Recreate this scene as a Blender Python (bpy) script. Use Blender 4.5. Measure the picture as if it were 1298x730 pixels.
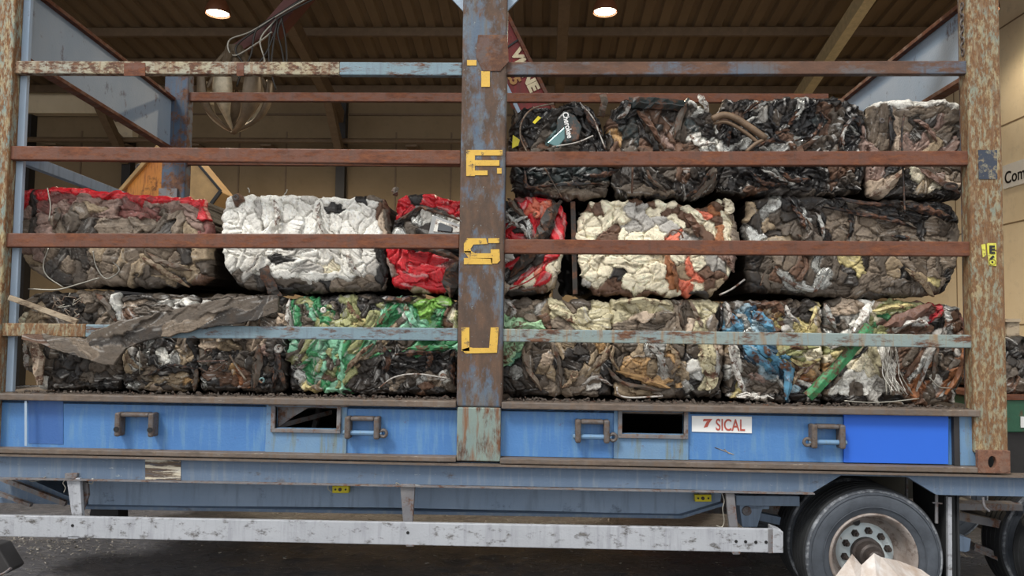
import bpy, bmesh, math, random
import numpy as np
from mathutils import Vector, Matrix
random.seed(7)
C = bpy.context.scene
for o in list(bpy.data.objects): bpy.data.objects.remove(o)

# ------------------------------------------------------------------ camera
D, ZC, F = 4.6, 1.75, 952.0
yaw, pit, rol = 0.03552, 0.05130, 0.01302
fw = Vector((-math.sin(yaw)*math.cos(pit), math.cos(yaw)*math.cos(pit), math.sin(pit)))
rt0 = Vector((math.cos(yaw), math.sin(yaw), 0)); up0 = rt0.cross(fw)
rt = rt0*math.cos(rol)+up0*math.sin(rol); up = -rt0*math.sin(rol)+up0*math.cos(rol)
CP = Vector((0, -D, ZC))
cd = bpy.data.cameras.new('camera'); cam = bpy.data.objects.new('camera', cd)
C.collection.objects.link(cam); C.camera = cam
cam.matrix_world = Matrix(((rt.x, up.x, -fw.x, CP.x), (rt.y, up.y, -fw.y, CP.y), (rt.z, up.z, -fw.z, CP.z), (0, 0, 0, 1)))
cd.sensor_width = 36; cd.lens = 36*F/1298; cd.clip_end = 200

# ------------------------------------------------------------------ light
w = bpy.data.worlds.new('world'); C.world = w; w.use_nodes = True
wn = w.node_tree.nodes; wl = w.node_tree.links
bg = wn['Background']; bg.inputs[1].default_value = 1.05
tc = wn.new('ShaderNodeTexCoord'); sx = wn.new('ShaderNodeSeparateXYZ'); cr = wn.new('ShaderNodeValToRGB')
wl.new(tc.outputs['Generated'], sx.inputs[0]); wl.new(sx.outputs[2], cr.inputs[0]); wl.new(cr.outputs[0], bg.inputs[0])
cr.color_ramp.elements[0].color = (0.90, 0.88, 0.85, 1); cr.color_ramp.elements[0].position = 0.0
cr.color_ramp.elements[1].color = (0.95, 0.97, 1.0, 1); cr.color_ramp.elements[1].position = 0.35
sd = bpy.data.lights.new('sun', 'SUN'); sd.energy = 2.1; sd.angle = math.radians(14); sd.color = (1.0, 0.96, 0.9)
sun = bpy.data.objects.new('sun', sd); C.collection.objects.link(sun)
sun.rotation_euler = Vector((-0.5, -0.62, 1.0)).to_track_quat('Z', 'Y').to_euler()   # high, behind the camera and to its left
C.view_settings.view_transform = 'Standard'; C.view_settings.look = 'None'
C.view_settings.exposure = 0.42; C.view_settings.gamma = 1.0
C.view_settings.use_curve_mapping = False

# ------------------------------------------------------------------ helpers
def lin(c):
    return tuple(((v/255)/12.92 if v/255 <= 0.04045 else ((v/255+0.055)/1.055)**2.4) for v in c[:3])
def ray(px, py): return fw*F+rt*(px-649)-up*(py-365)
def at(px, py, Y=0.0):
    d = ray(px, py); return CP+d*((Y+D)/d.y)
def atX(px, py, X):
    d = ray(px, py); return CP+d*(X/d.x)
def tag(o, label=None, cat=None, group=None, kind=None):
    if label: o['label'] = label
    if cat: o['category'] = cat
    if group: o['group'] = group
    if kind: o['kind'] = kind
    return o
def empty(name, loc, label, cat, group=None):
    o = bpy.data.objects.new(name, None); C.collection.objects.link(o)
    o.location = loc; o.empty_display_size = 0.1; tag(o, label, cat, group); return o
def link(name, me, mat, parent=None, smooth=False, bevel=0):
    # recentre, link, parent
    n = len(me.vertices); co = np.empty(n*3, dtype=np.float32); me.vertices.foreach_get('co', co)
    co = co.reshape(-1, 3); c = (co.max(0)+co.min(0))/2; co -= c; me.vertices.foreach_set('co', co.ravel())
    o = bpy.data.objects.new(name, me); C.collection.objects.link(o); o.location = [float(v) for v in c]
    if mat: me.materials.append(mat)
    if parent:
        p = parent; off = Vector((0, 0, 0))
        while p: off += p.location; p = p.parent
        o.parent = parent; o.location = Vector([float(v) for v in c])-off
    if smooth:
        me.polygons.foreach_set('use_smooth', [True]*len(me.polygons))
    if bevel:
        b = o.modifiers.new('bevel', 'BEVEL'); b.width = bevel; b.segments = 2; b.limit_method = 'ANGLE'
    me.update(); return o
class MB:
    def __init__(s): s.v = []; s.f = []
    def add(s, vs, fs):
        n = len(s.v); s.v += [tuple(v) for v in vs]; s.f += [tuple(i+n for i in f) for f in fs]; return s
    def box(s, x0, x1, y0, y1, z0, z1):
        return s.add([(x0,y0,z0),(x1,y0,z0),(x1,y1,z0),(x0,y1,z0),(x0,y0,z1),(x1,y0,z1),(x1,y1,z1),(x0,y1,z1)],
                     [(0,3,2,1),(4,5,6,7),(0,1,5,4),(1,2,6,5),(2,3,7,6),(3,0,4,7)])
    def prism(s, pts, y0, y1):      # pts: (x,z) outline
        a = sum(pts[i][0]*pts[(i+1)%len(pts)][1]-pts[(i+1)%len(pts)][0]*pts[i][1] for i in range(len(pts)))
        if a < 0: pts = pts[::-1]
        n = len(pts)
        return s.add([(p[0], y0, p[1]) for p in pts]+[(p[0], y1, p[1]) for p in pts],
                     [tuple(range(n)), tuple(range(2*n-1, n-1, -1))]+[(i, i+n, (i+1)%n+n, (i+1)%n) for i in range(n)])
    def pxprism(s, pts, Y, t):      # outline read off the photo at its true distance
        return s.prism([(at(x, y, Y).x, at(x, y, Y).z) for x, y in pts], Y, Y+t)
    def bar(s, a, b, w, h, upv=(0, 0, 1)):
        a = Vector(a); b = Vector(b); d = (b-a).normalized(); u = Vector(upv)
        if abs(d.dot(u)) > 0.98: u = Vector((0, 1, 0))
        r = d.cross(u).normalized()*w/2; u = r.cross(d).normalized()*h/2
        return s.add([a-r-u, a+r-u, a+r+u, a-r+u, b-r-u, b+r-u, b+r+u, b-r+u],
                     [(0,1,2,3),(7,6,5,4),(0,4,5,1),(1,5,6,2),(2,6,7,3),(3,7,4,0)])
    def tube(s, pts, r, n=8):
        pts = [Vector(p) for p in pts]; rs = r if isinstance(r, (list, tuple)) else [r]*len(pts)
        vs = []; pr = None
        for i, p in enumerate(pts):
            d = (pts[min(i+1, len(pts)-1)]-pts[max(i-1, 0)]).normalized()
            if pr is None:
                q = Vector((0, 0, 1)) if abs(d.z) < 0.9 else Vector((1, 0, 0)); pr = d.cross(q).normalized()
            pr = (pr-d*pr.dot(d)).normalized(); q = d.cross(pr)
            for k in range(n):
                a = 2*math.pi*k/n; vs.append(p+(pr*math.cos(a)+q*math.sin(a))*rs[i])
        m = len(pts); fs = [(i*n+k, i*n+(k+1)%n, (i+1)*n+(k+1)%n, (i+1)*n+k) for i in range(m-1) for k in range(n)]
        fs += [tuple(range(n-1, -1, -1)), tuple((m-1)*n+k for k in range(n))]
        return s.add(vs, fs)
    def lathe(s, prof, c, n=48):    # prof: (y offset, radius); axis along Y through c
        vs = []
        for y, r in prof:
            for k in range(n):
                a = 2*math.pi*k/n; vs.append((c[0]+r*math.cos(a), c[1]+y, c[2]+r*math.sin(a)))
        m = len(prof)
        return s.add(vs, [(i*n+k, (i+1)*n+k, (i+1)*n+(k+1)%n, i*n+(k+1)%n) for i in range(m-1) for k in range(n)])
    def ring(s, c, R, r, ax=(0, 1, 0), st=(1, 1), n=16, m=8):
        ax = Vector(ax).normalized(); q = Vector((0, 0, 1)) if abs(ax.z) < 0.9 else Vector((1, 0, 0))
        a1 = ax.cross(q).normalized(); a2 = ax.cross(a1); vs = []
        for i in range(n):
            t = 2*math.pi*i/n; o = a1*math.cos(t)*R*st[0]+a2*math.sin(t)*R*st[1]; nn = (a1*math.cos(t)+a2*math.sin(t))
            for k in range(m):
                u = 2*math.pi*k/m; vs.append(Vector(c)+o+nn*r*math.cos(u)+ax*r*math.sin(u))
        return s.add(vs, [(i*m+k, i*m+(k+1)%m, ((i+1)%n)*m+(k+1)%m, ((i+1)%n)*m+k) for i in range(n) for k in range(m)])
    def build(s, name, mat, parent=None, smooth=False, bevel=0):
        me = bpy.data.meshes.new(name); me.from_pydata(s.v, [], s.f)
        bm = bmesh.new(); bm.from_mesh(me); bmesh.ops.recalc_face_normals(bm, faces=bm.faces); bm.to_mesh(me); bm.free()
        return link(name, me, mat, parent, smooth, bevel)
def spline(pts, k=6):
    P = [Vector(p) for p in pts]; P = [P[0]*2-P[1]]+P+[P[-1]*2-P[-2]]; out = []
    for i in range(1, len(P)-2):
        for j in range(k):
            t = j/k; a, b, c, d = P[i-1:i+3]
            out.append(0.5*((2*b)+(c-a)*t+(2*a-5*b+4*c-d)*t*t+(3*b-3*c+d-a)*t**3))
    out.append(P[-2]); return out
def pxs(pts, Y, k=6):
    return spline([at(p[0], p[1], p[2] if len(p) > 2 else Y) for p in pts], k)
def text(name, body, h, mat, parent, origin, xdir, ydir, bold=0.0, sx=1.0, thick=0.002):
    cu = bpy.data.curves.new(name, 'FONT'); cu.body = body; cu.size = h/0.7; cu.extrude = thick; cu.offset = bold
    to = bpy.data.objects.new(name, cu); C.collection.objects.link(to)
    bpy.context.view_layer.update()
    me = bpy.data.meshes.new_from_object(to.evaluated_get(bpy.context.evaluated_depsgraph_get()))
    bpy.data.objects.remove(to)
    X = Vector(xdir).normalized(); Yv = Vector(ydir); Yv = (Yv-X*Yv.dot(X)).normalized(); Z = X.cross(Yv)
    for v in me.vertices: v.co = Vector(origin)+X*v.co.x*sx+Yv*v.co.y+Z*v.co.z
    me.materials.clear(); return link(name, me, mat, parent)

# ------------------------------------------------------------------ materials
class NT:
    def __init__(s, name):
        s.m = bpy.data.materials.new(name); s.m.use_nodes = True; s.t = s.m.node_tree; s.n = s.t.nodes; s.l = s.t.links
        s.b = s.n['Principled BSDF']; s.tc = s.n.new('ShaderNodeTexCoord')
    def map(s, sc, loc=(0, 0, 0)):
        mp = s.n.new('ShaderNodeMapping'); s.l.new(s.tc.outputs['Object'], mp.inputs[0])
        mp.inputs['Scale'].default_value = sc; mp.inputs['Location'].default_value = loc; return mp.outputs[0]
    def noise(s, sc, detail=4, rough=0.55, st=(1, 1, 1), loc=(0, 0, 0)):
        n = s.n.new('ShaderNodeTexNoise'); n.inputs['Scale'].default_value = sc; n.inputs['Detail'].default_value = detail
        n.inputs['Roughness'].default_value = rough; s.l.new(s.map(st, loc), n.inputs[0]); return n.outputs[0]
    def ramp(s, src, stops):
        r = s.n.new('ShaderNodeValToRGB'); e = r.color_ramp.elements
        while len(e) < len(stops): e.new(0.5)
        for k, (p, c) in zip(e, stops): k.position = p; k.color = tuple(c)+(1,) if len(c) == 3 else c
        s.l.new(src, r.inputs[0]); return r.outputs[0]
    def mask(s, src, a, b):
        r = s.n.new('ShaderNodeMapRange'); r.inputs[1].default_value = a; r.inputs[2].default_value = b; s.l.new(src, r.inputs[0]); return r.outputs[0]
    def math(s, op, a, b):
        m = s.n.new('ShaderNodeMath'); m.operation = op
        for i, v in enumerate((a, b)):
            if isinstance(v, (int, float)): m.inputs[i].default_value = v
            else: s.l.new(v, m.inputs[i])
        return m.outputs[0]
    def mix(s, f, a, b, mode='MIX'):
        m = s.n.new('ShaderNodeMix'); m.data_type = 'RGBA'; m.blend_type = mode
        for i, v in ((0, f), (6, a), (7, b)):
            if isinstance(v, (int, float)): m.inputs[i].default_value = v
            elif isinstance(v, tuple): m.inputs[i].default_value = tuple(v)+(1,)
            else: s.l.new(v, m.inputs[i])
        return m.outputs[2]
    def bump(s, src, strength=0.4, dist=0.01):
        b = s.n.new('ShaderNodeBump'); b.inputs['Strength'].default_value = strength; b.inputs['Distance'].default_value = dist
        s.l.new(src, b.inputs['Height']); s.l.new(b.outputs[0], s.b.inputs['Normal'])
    def out(s, col, rough=0.6, metal=0.0, spec=0.5):
        for k, v in (('Base Color', col), ('Roughness', rough), ('Metallic', metal), ('Specular IOR Level', spec)):
            i = s.b.inputs[k]
            if isinstance(v, (int, float)): i.default_value = v
            elif isinstance(v, tuple): i.default_value = tuple(v)+(1,)
            else: s.l.new(v, i)
        return s.m
RUST1, RUST2, RUST3 = lin((92, 62, 46)), lin((128, 90, 62)), lin((62, 46, 38))
def painted(name, c1, c2, streak=None, rust=0.45, rough=0.55, st=(1, 1, 1), sc=6, chip=None, rs=9, seed=0, rusts=None, streak_amt=0.5, soft=0.05):
    t = NT(name); r1, r2, r3 = [lin(c) for c in rusts] if rusts else (RUST1, RUST2, RUST3)
    base = t.mix(t.mask(t.noise(sc, 4, 0.6, st, (seed, 3, 1)), 0.35, 0.65), lin(c1), lin(c2))
    if streak: base = t.mix(t.math('MULTIPLY', t.mask(t.noise(9, 5, 0.6, (3.2, 3.2, 0.35), (seed, 7, 2)), 0.5, 0.66), streak_amt*1.6), base, lin(streak))
    rm = t.noise(rs, 9, 0.72, st, (seed+5, 1, 9)); rcol = t.ramp(t.noise(rs*2.2, 6, 0.7, st, (seed, 8, 8)), [(0.3, r3), (0.5, r1), (0.72, r2)])
    a = 0.78-rust*0.62
    m = t.mask(rm, a-soft, a+soft); col = t.mix(m, base, rcol)
    if chip: col = t.mix(t.mask(t.noise(38, 5, 0.7, (st[0], st[1], st[2]*1.8), (seed, 0, 4)), 0.66, 0.70), col, lin(chip))
    t.bump(t.math('ADD', t.math('MULTIPLY', rm, 0.8), t.noise(70, 3)), 0.35, 0.004)
    return t.out(col, t.math('ADD', t.math('MULTIPLY', m, 0.3), rough))
def plain(name, c, rough=0.6, metal=0.0, var=0.25, sc=8, bump=0.15, c2=None):
    t = NT(name); a = lin(c); b = lin(c2) if c2 else tuple(v*(1-var) for v in a)
    n = t.noise(sc, 6, 0.65); t.bump(t.noise(sc*5, 4), bump, 0.004)
    return t.out(t.mix(t.mask(n, 0.35, 0.65), b, a), rough, metal)

M_post = painted('post_paint', (156, 140, 104), (122, 130, 116), (112, 80, 52), rust=0.48, sc=14, rs=26, chip=(190, 180, 150), st=(1.6, 1.6, 0.6), rusts=((112, 82, 54), (148, 110, 72), (86, 60, 42)), streak_amt=.8)
M_postL = painted('post_paint_heavier_rust', (166, 150, 110), (120, 138, 132), (124, 88, 52), rust=0.45, sc=14, rs=30, chip=(195, 185, 150), st=(1.6, 1.6, 0.5), seed=4, rusts=((116, 80, 48), (152, 108, 64), (84, 56, 38)), streak_amt=.8)
M_centre = painted('centre_post_paint', (98, 110, 120), (74, 92, 112), (98, 88, 74), rust=0.52, sc=5, rs=5, chip=(130, 140, 140), st=(1.3, 1.3, 0.6), seed=2, rusts=((88, 70, 58), (108, 82, 64), (72, 60, 52)))
M_low = painted('post_foot_paint', (128, 142, 132), (112, 130, 128), (120, 84, 58), rust=0.38, sc=5, rs=6, st=(1.5, 1.5, .5), seed=9, streak_amt=.6)
M_railpale = painted('rail_pale_paint', (164, 152, 120), (150, 150, 136), (124, 90, 58), rust=0.44, sc=3, rs=26, st=(.6, 1, 1.3), chip=(185, 178, 150), seed=1)
M_railbrown = painted('rail_brown_rust', (96, 56, 38), (104, 62, 42), (84, 54, 40), rust=0.46, sc=4, rs=14, st=(.5, 1, 1.5), seed=3, rusts=((104, 60, 38), (128, 78, 48), (74, 46, 34)), chip=(132, 98, 74))
M_railmix = painted('rail_blue_and_rust', (92, 84, 80), (82, 92, 106), (84, 62, 50), rust=0.50, sc=2.2, rs=6, st=(.5, 1, 1.2), seed=6, rusts=((94, 68, 54), (108, 78, 60), (76, 58, 48)))
M_railblue = painted('rail_pale_blue_paint', (118, 140, 152), (112, 134, 140), (104, 118, 128), rust=0.34, sc=3, rs=12, st=(.5, 1, 1.6), seed=8, chip=(150, 160, 160))
M_railgreen = painted('rail_pale_green_paint', (134, 146, 138), (124, 140, 142), (140, 110, 72), rust=0.36, sc=3, rs=12, st=(.5, 1, 1.6), seed=12)
M_blue = painted('side_beam_blue', (66, 112, 168), (78, 126, 180), (96, 136, 172), rust=0.16, sc=1.6, rs=8, rough=0.42, seed=5, streak_amt=.5)
M_bluelt = painted('side_beam_faded_blue', (92, 128, 166), (108, 140, 168), (110, 120, 110), rust=0.24, sc=3, rs=9, rough=0.5, seed=7)
M_bluedk = painted('deep_blue_patch', (52, 92, 152), (58, 98, 158), (66, 104, 156), rust=0.1, sc=3, rs=9, rough=0.45, seed=7)
M_plate = plain('redaction_blue', (36, 98, 204), 0.6, 0, 0.02, bump=0.0)
M_sill = painted('sill_dirt_and_rust', (112, 100, 90), (92, 84, 78), (104, 84, 66), rust=0.42, sc=6, rs=14, st=(.4, 1, 1.5), seed=15, chip=(160, 150, 135), rusts=((96, 84, 74), (116, 100, 86), (74, 66, 60)))
M_chassis = painted('chassis_slate_blue', (84, 102, 124), (94, 112, 134), (110, 122, 134), rust=0.22, sc=3, rs=10, st=(.5, 1, 1), chip=(150, 158, 160), seed=11, rusts=((74, 66, 62), (96, 84, 74), (56, 54, 56)))
M_chassis2 = painted('chassis_inner_blue', (122, 142, 166), (134, 152, 174), (112, 128, 146), rust=0.22, sc=3, rs=5, st=(.8, 1, 1), seed=13, rusts=((58, 66, 76), (66, 72, 80), (50, 58, 68)))
M_gusset = painted('gusset_pale_blue', (156, 172, 188), (142, 162, 182), None, rust=0.24, sc=2.5, rs=7, seed=14, st=(1, 1, .6))
M_lash = painted('lashing_ring_steel', (96, 88, 82), (84, 82, 84), None, rust=0.45, sc=12, rs=30, seed=16, rusts=((88, 76, 68), (108, 90, 76), (66, 58, 54)))
M_alu = painted('side_guard_aluminium', (158, 161, 166), (172, 175, 180), (146, 148, 154), rust=0.3, sc=2, rs=16, st=(.7, 1, 1.3), seed=17, rusts=((90, 88, 86), (120, 116, 112), (60, 58, 58)), rough=.5)
M_steel = painted('bracket_grey_steel', (120, 118, 118), (100, 100, 104), (120, 96, 76), rust=0.35, sc=8, rs=16, seed=18)
M_cast = painted('casting_brown_rust', (120, 92, 76), (104, 78, 64), None, rust=.5, sc=12, rs=22, seed=33, rusts=((112, 76, 58), (134, 98, 78), (84, 60, 50)))
M_rearpost = painted('rear_post_paint', (66, 86, 108), (58, 72, 90), (92, 74, 60), rust=0.42, sc=4, rs=8, seed=31)
M_dark = plain('dark_steel', (44, 42, 42), 0.6)
M_tyre = plain('tyre_rubber', (76, 82, 90), 0.72, 0, 0.3, 9, 0.3, (58, 63, 70))
M_scuff = painted('scuffed_rubber', (70, 74, 80), (86, 90, 96), None, rust=.42, sc=6, rs=9, seed=34, rusts=((150, 154, 158), (110, 114, 120), (60, 62, 66)))
M_tread = plain('tyre_tread_rubber', (38, 40, 42), 0.8, 0, 0.3, 20, 0.4)
M_rim = painted('rim_silver', (150, 142, 136), (128, 116, 108), None, rust=0.34, sc=10, rs=14, seed=19, rusts=((100, 86, 78), (120, 104, 94), (80, 70, 64)), rough=.45)
M_disc = painted('wheel_disc_pale_paint', (190, 204, 208), (204, 212, 212), None, rust=0.2, sc=10, rs=20, seed=20, rough=.45)
M_hub = plain('hub_greasy_steel', (74, 66, 62), 0.55, 0.3, .4, 20, .5)
M_yellow = plain('marker_yellow', (222, 206, 30), 0.4)
M_stencil = painted('stencil_yellow', (216, 176, 74), (204, 162, 68), None, rust=0.30, sc=10, rs=22, seed=21, rusts=((84, 70, 60), (110, 92, 70), (70, 80, 95)))
M_white = plain('label_white', (235, 235, 232), 0.5, 0, .05)
M_redink = plain('label_red', (182, 84, 70), 0.5, 0, .05)
M_navy = painted('navy_patch', (44, 52, 66), (50, 58, 72), None, rust=0.36, sc=9, rs=16, seed=22, rusts=((150, 140, 112), (140, 110, 80), (120, 120, 110)))
M_stripes = painted('worn_white_sticker', (206, 200, 184), (190, 180, 158), None, rust=0.5, sc=10, rs=10, st=(.35, 1, 5), seed=23, rusts=((84, 72, 62), (110, 90, 66), (74, 84, 100)), soft=.02)
M_ysticker = painted('yellow_sticker', (214, 208, 70), (200, 196, 90), None, rust=0.34, sc=20, rs=26, seed=24)
M_black = plain('black_print_and_holes', (25, 25, 25), .5)
M_wood = painted('weathered_wood', (176, 160, 136), (150, 132, 108), None, rust=.4, sc=8, rs=10, st=(.3, 1, 1), seed=25, rusts=((92, 76, 60), (120, 100, 78), (60, 50, 42)))
M_wire = plain('bare_wire', (176, 172, 160), .35, .6)
M_hose = plain('black_hose', (46, 42, 38), .4)
M_hosetan = plain('tan_hose', (120, 98, 76), .6, 0, .4, 18, .5)

def wall_mat(name, c1, c2, st=(1, 1, 1)):
    t = NT(name); n = t.noise(.7, 6, .6, st); n2 = t.noise(5, 6, .7, st)
    col = t.mix(t.mask(n, .3, .7), lin(c1), lin(c2)); col = t.mix(t.math('MULTIPLY', t.mask(n2, .55, .75), .35), col, lin([v*.7 for v in c1]))
    t.bump(n2, .3, .01); return t.out(col, .85)
M_wallb = wall_mat('back_wall_concrete', (140, 122, 96), (124, 106, 80))
M_wallr = wall_mat('right_wall_concrete', (236, 222, 194), (222, 204, 172))
M_roof = wall_mat('roof_sheet_brown', (122, 102, 76), (100, 82, 60), (1, .2, 1))
M_beam = plain('roof_steel_brown', (112, 92, 70), .6)
M_beamlt = plain('roof_steel_cream', (205, 188, 148), .6)
def ground_mat():
    t = NT('ground_asphalt'); n = t.noise(.9, 8, .65); n2 = t.noise(14, 8, .7, (1, 2.2, 1)); n3 = t.noise(60, 3, .6)
    col = t.mix(t.mask(n, .35, .65), lin((104, 104, 108)), lin((76, 76, 80)))
    col = t.mix(t.mask(n2, .5, .62), col, lin((118, 116, 116)))
    col = t.mix(t.math('MULTIPLY', t.mask(n3, .70, .74), .7), col, lin((150, 144, 134)))
    t.bump(t.math('ADD', n2, n), .9, .03); return t.out(col, t.mask(n, .2, 1.2), 0, .4)
M_ground = ground_mat()

def scrap_mat(name, dirt=0.35, specks=0.5, cracks=.8):
    t = NT(name)
    at_ = t.n.new('ShaderNodeAttribute'); at_.attribute_name = 'paint'
    col = at_.outputs['Color']; g = at_.outputs['Alpha']
    n1 = t.noise(16, 8, .7); n2 = t.noise(60, 5, .7, (1, 1, 2.2)); n3 = t.noise(34, 6, .75, (2.0, 1, 1), (4, 4, 4))
    dm = t.math('MULTIPLY', t.mask(n1, .48, .66), dirt)
    col = t.mix(dm, col, t.ramp(n3, [(.35, lin((52, 42, 34))), (.6, lin((98, 78, 58)))]))
    col = t.mix(t.math('MULTIPLY', t.mask(n3, .62, .66), specks), col, lin((40, 34, 28)))
    col = t.mix(t.math('MULTIPLY', t.mask(n2, .65, .69), specks), col, lin((205, 198, 182)))
    vo = t.n.new('ShaderNodeTexVoronoi'); vo.feature = 'DISTANCE_TO_EDGE'; vo.inputs['Scale'].default_value = 17
    mp = t.map((1, 1, 1)); wn_ = t.n.new('ShaderNodeTexNoise'); wn_.inputs['Scale'].default_value = 9; wn_.inputs['Detail'].default_value = 4; t.l.new(mp, wn_.inputs[0])
    va = t.n.new('ShaderNodeVectorMath'); va.operation = 'MULTIPLY_ADD'; t.l.new(wn_.outputs[1], va.inputs[0]); va.inputs[1].default_value = (.35, .35, .35); t.l.new(mp, va.inputs[2]); t.l.new(va.outputs[0], vo.inputs['Vector'])
    ck = t.math('MULTIPLY', t.math('SUBTRACT', 1.0, t.mask(vo.outputs[0], .0, .035)), t.mask(n3, .42, .56))
    col = t.mix(t.math('MULTIPLY', ck, cracks), col, lin((44, 36, 30)))
    t.bump(t.math('SUBTRACT', t.math('ADD', n2, t.math('MULTIPLY', n1, .5)), ck), .45, .005)
    r = t.n.new('ShaderNodeMapRange'); r.inputs[3].default_value = .72; r.inputs[4].default_value = .2; t.l.new(g, r.inputs[0])
    rr = t.math('ADD', r.outputs[0], t.math('MULTIPLY', dm, .4))
    return t.out(col, rr, t.math('MULTIPLY', t.mask(g, .8, 1.0), .85), .5)
M_scrap = scrap_mat('crushed_bodywork', .40, .35)
M_pale = scrap_mat('crushed_pale_paint', .06, .10, .7)
M_clean = scrap_mat('crushed_clean_paint', .16, .15)

# ------------------------------------------------------------------ crumpled sheet generator
def hsh(ix, iy, s):
    n = (ix.astype(np.int64)*374761393+iy.astype(np.int64)*668265263+s*144269504) & 0x7fffffff
    n = ((n ^ (n >> 13))*1274126177) & 0x7fffffff
    return ((n ^ (n >> 16)) & 0xffff)/65535.0
def vnoise(x, y, s=0):
    ix = np.floor(x); iy = np.floor(y); fx = x-ix; fy = y-iy; fx = fx*fx*(3-2*fx); fy = fy*fy*(3-2*fy)
    a = hsh(ix, iy, s); b = hsh(ix+1, iy, s); c = hsh(ix, iy+1, s); d = hsh(ix+1, iy+1, s)
    return (a+(b-a)*fx+(c-a)*fy+(a-b-c+d)*fx*fy)*2-1
PAL = {k: lin(v) for k, v in {
 'r': (206, 30, 42), 'R': (122, 74, 68), 'p': (150, 124, 112), 'g': (128, 114, 98), 'G': (94, 84, 73), 'd': (54, 49, 44), 'k': (28, 26, 25),
 'w': (240, 237, 227), 'W': (242, 231, 202), 'b': (104, 76, 58), 't': (160, 141, 114), 'o': (158, 102, 64), 's': (178, 178, 172), 'e': (188, 184, 176),
 'n': (62, 138, 88), 'm': (142, 202, 168), 'l': (128, 180, 76), 'y': (160, 162, 112), 'B': (96, 152, 182), 'D': (48, 78, 100), 'c': (176, 204, 216),
 'x': (222, 118, 90), 'z': (24, 24, 25), 'j': (216, 200, 140), 'q': (46, 56, 56), 'M': (176, 216, 170), 'I': (210, 200, 164), 'u': (190, 152, 104),
 'v': (192, 172, 150), 'a': (128, 98, 86), 'f': (190, 40, 54), 'T': (96, 128, 128)}.items()}
GL = dict(z=.8, s=.95, q=.75, T=.75, r=.7, n=.6, m=.6, k=.5, w=.35, B=.7, D=.7, c=.6, l=.5, d=.35, x=.5, p=.35, G=.3)
def tnoise(x, y, s=0):     # linear on triangles: flat facets with sharp creases
    ix = np.floor(x); iy = np.floor(y); fx = x-ix; fy = y-iy
    a = hsh(ix, iy, s); b = hsh(ix+1, iy, s); c = hsh(ix, iy+1, s); d = hsh(ix+1, iy+1, s)
    lo = a+(b-a)*fx+(c-a)*fy; hi = d+(c-d)*(1-fx)+(b-d)*(1-fy)
    return np.where(fx+fy < 1, lo, hi)*2-1
def curve(pts, n):
    P = np.array(pts, float); L = np.r_[0, np.cumsum(np.hypot(*np.diff(P, axis=0).T))]; t = np.linspace(0, L[-1], n)
    return np.stack([np.interp(t, L, P[:, 0]), np.interp(t, L, P[:, 1])], 1)
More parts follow.
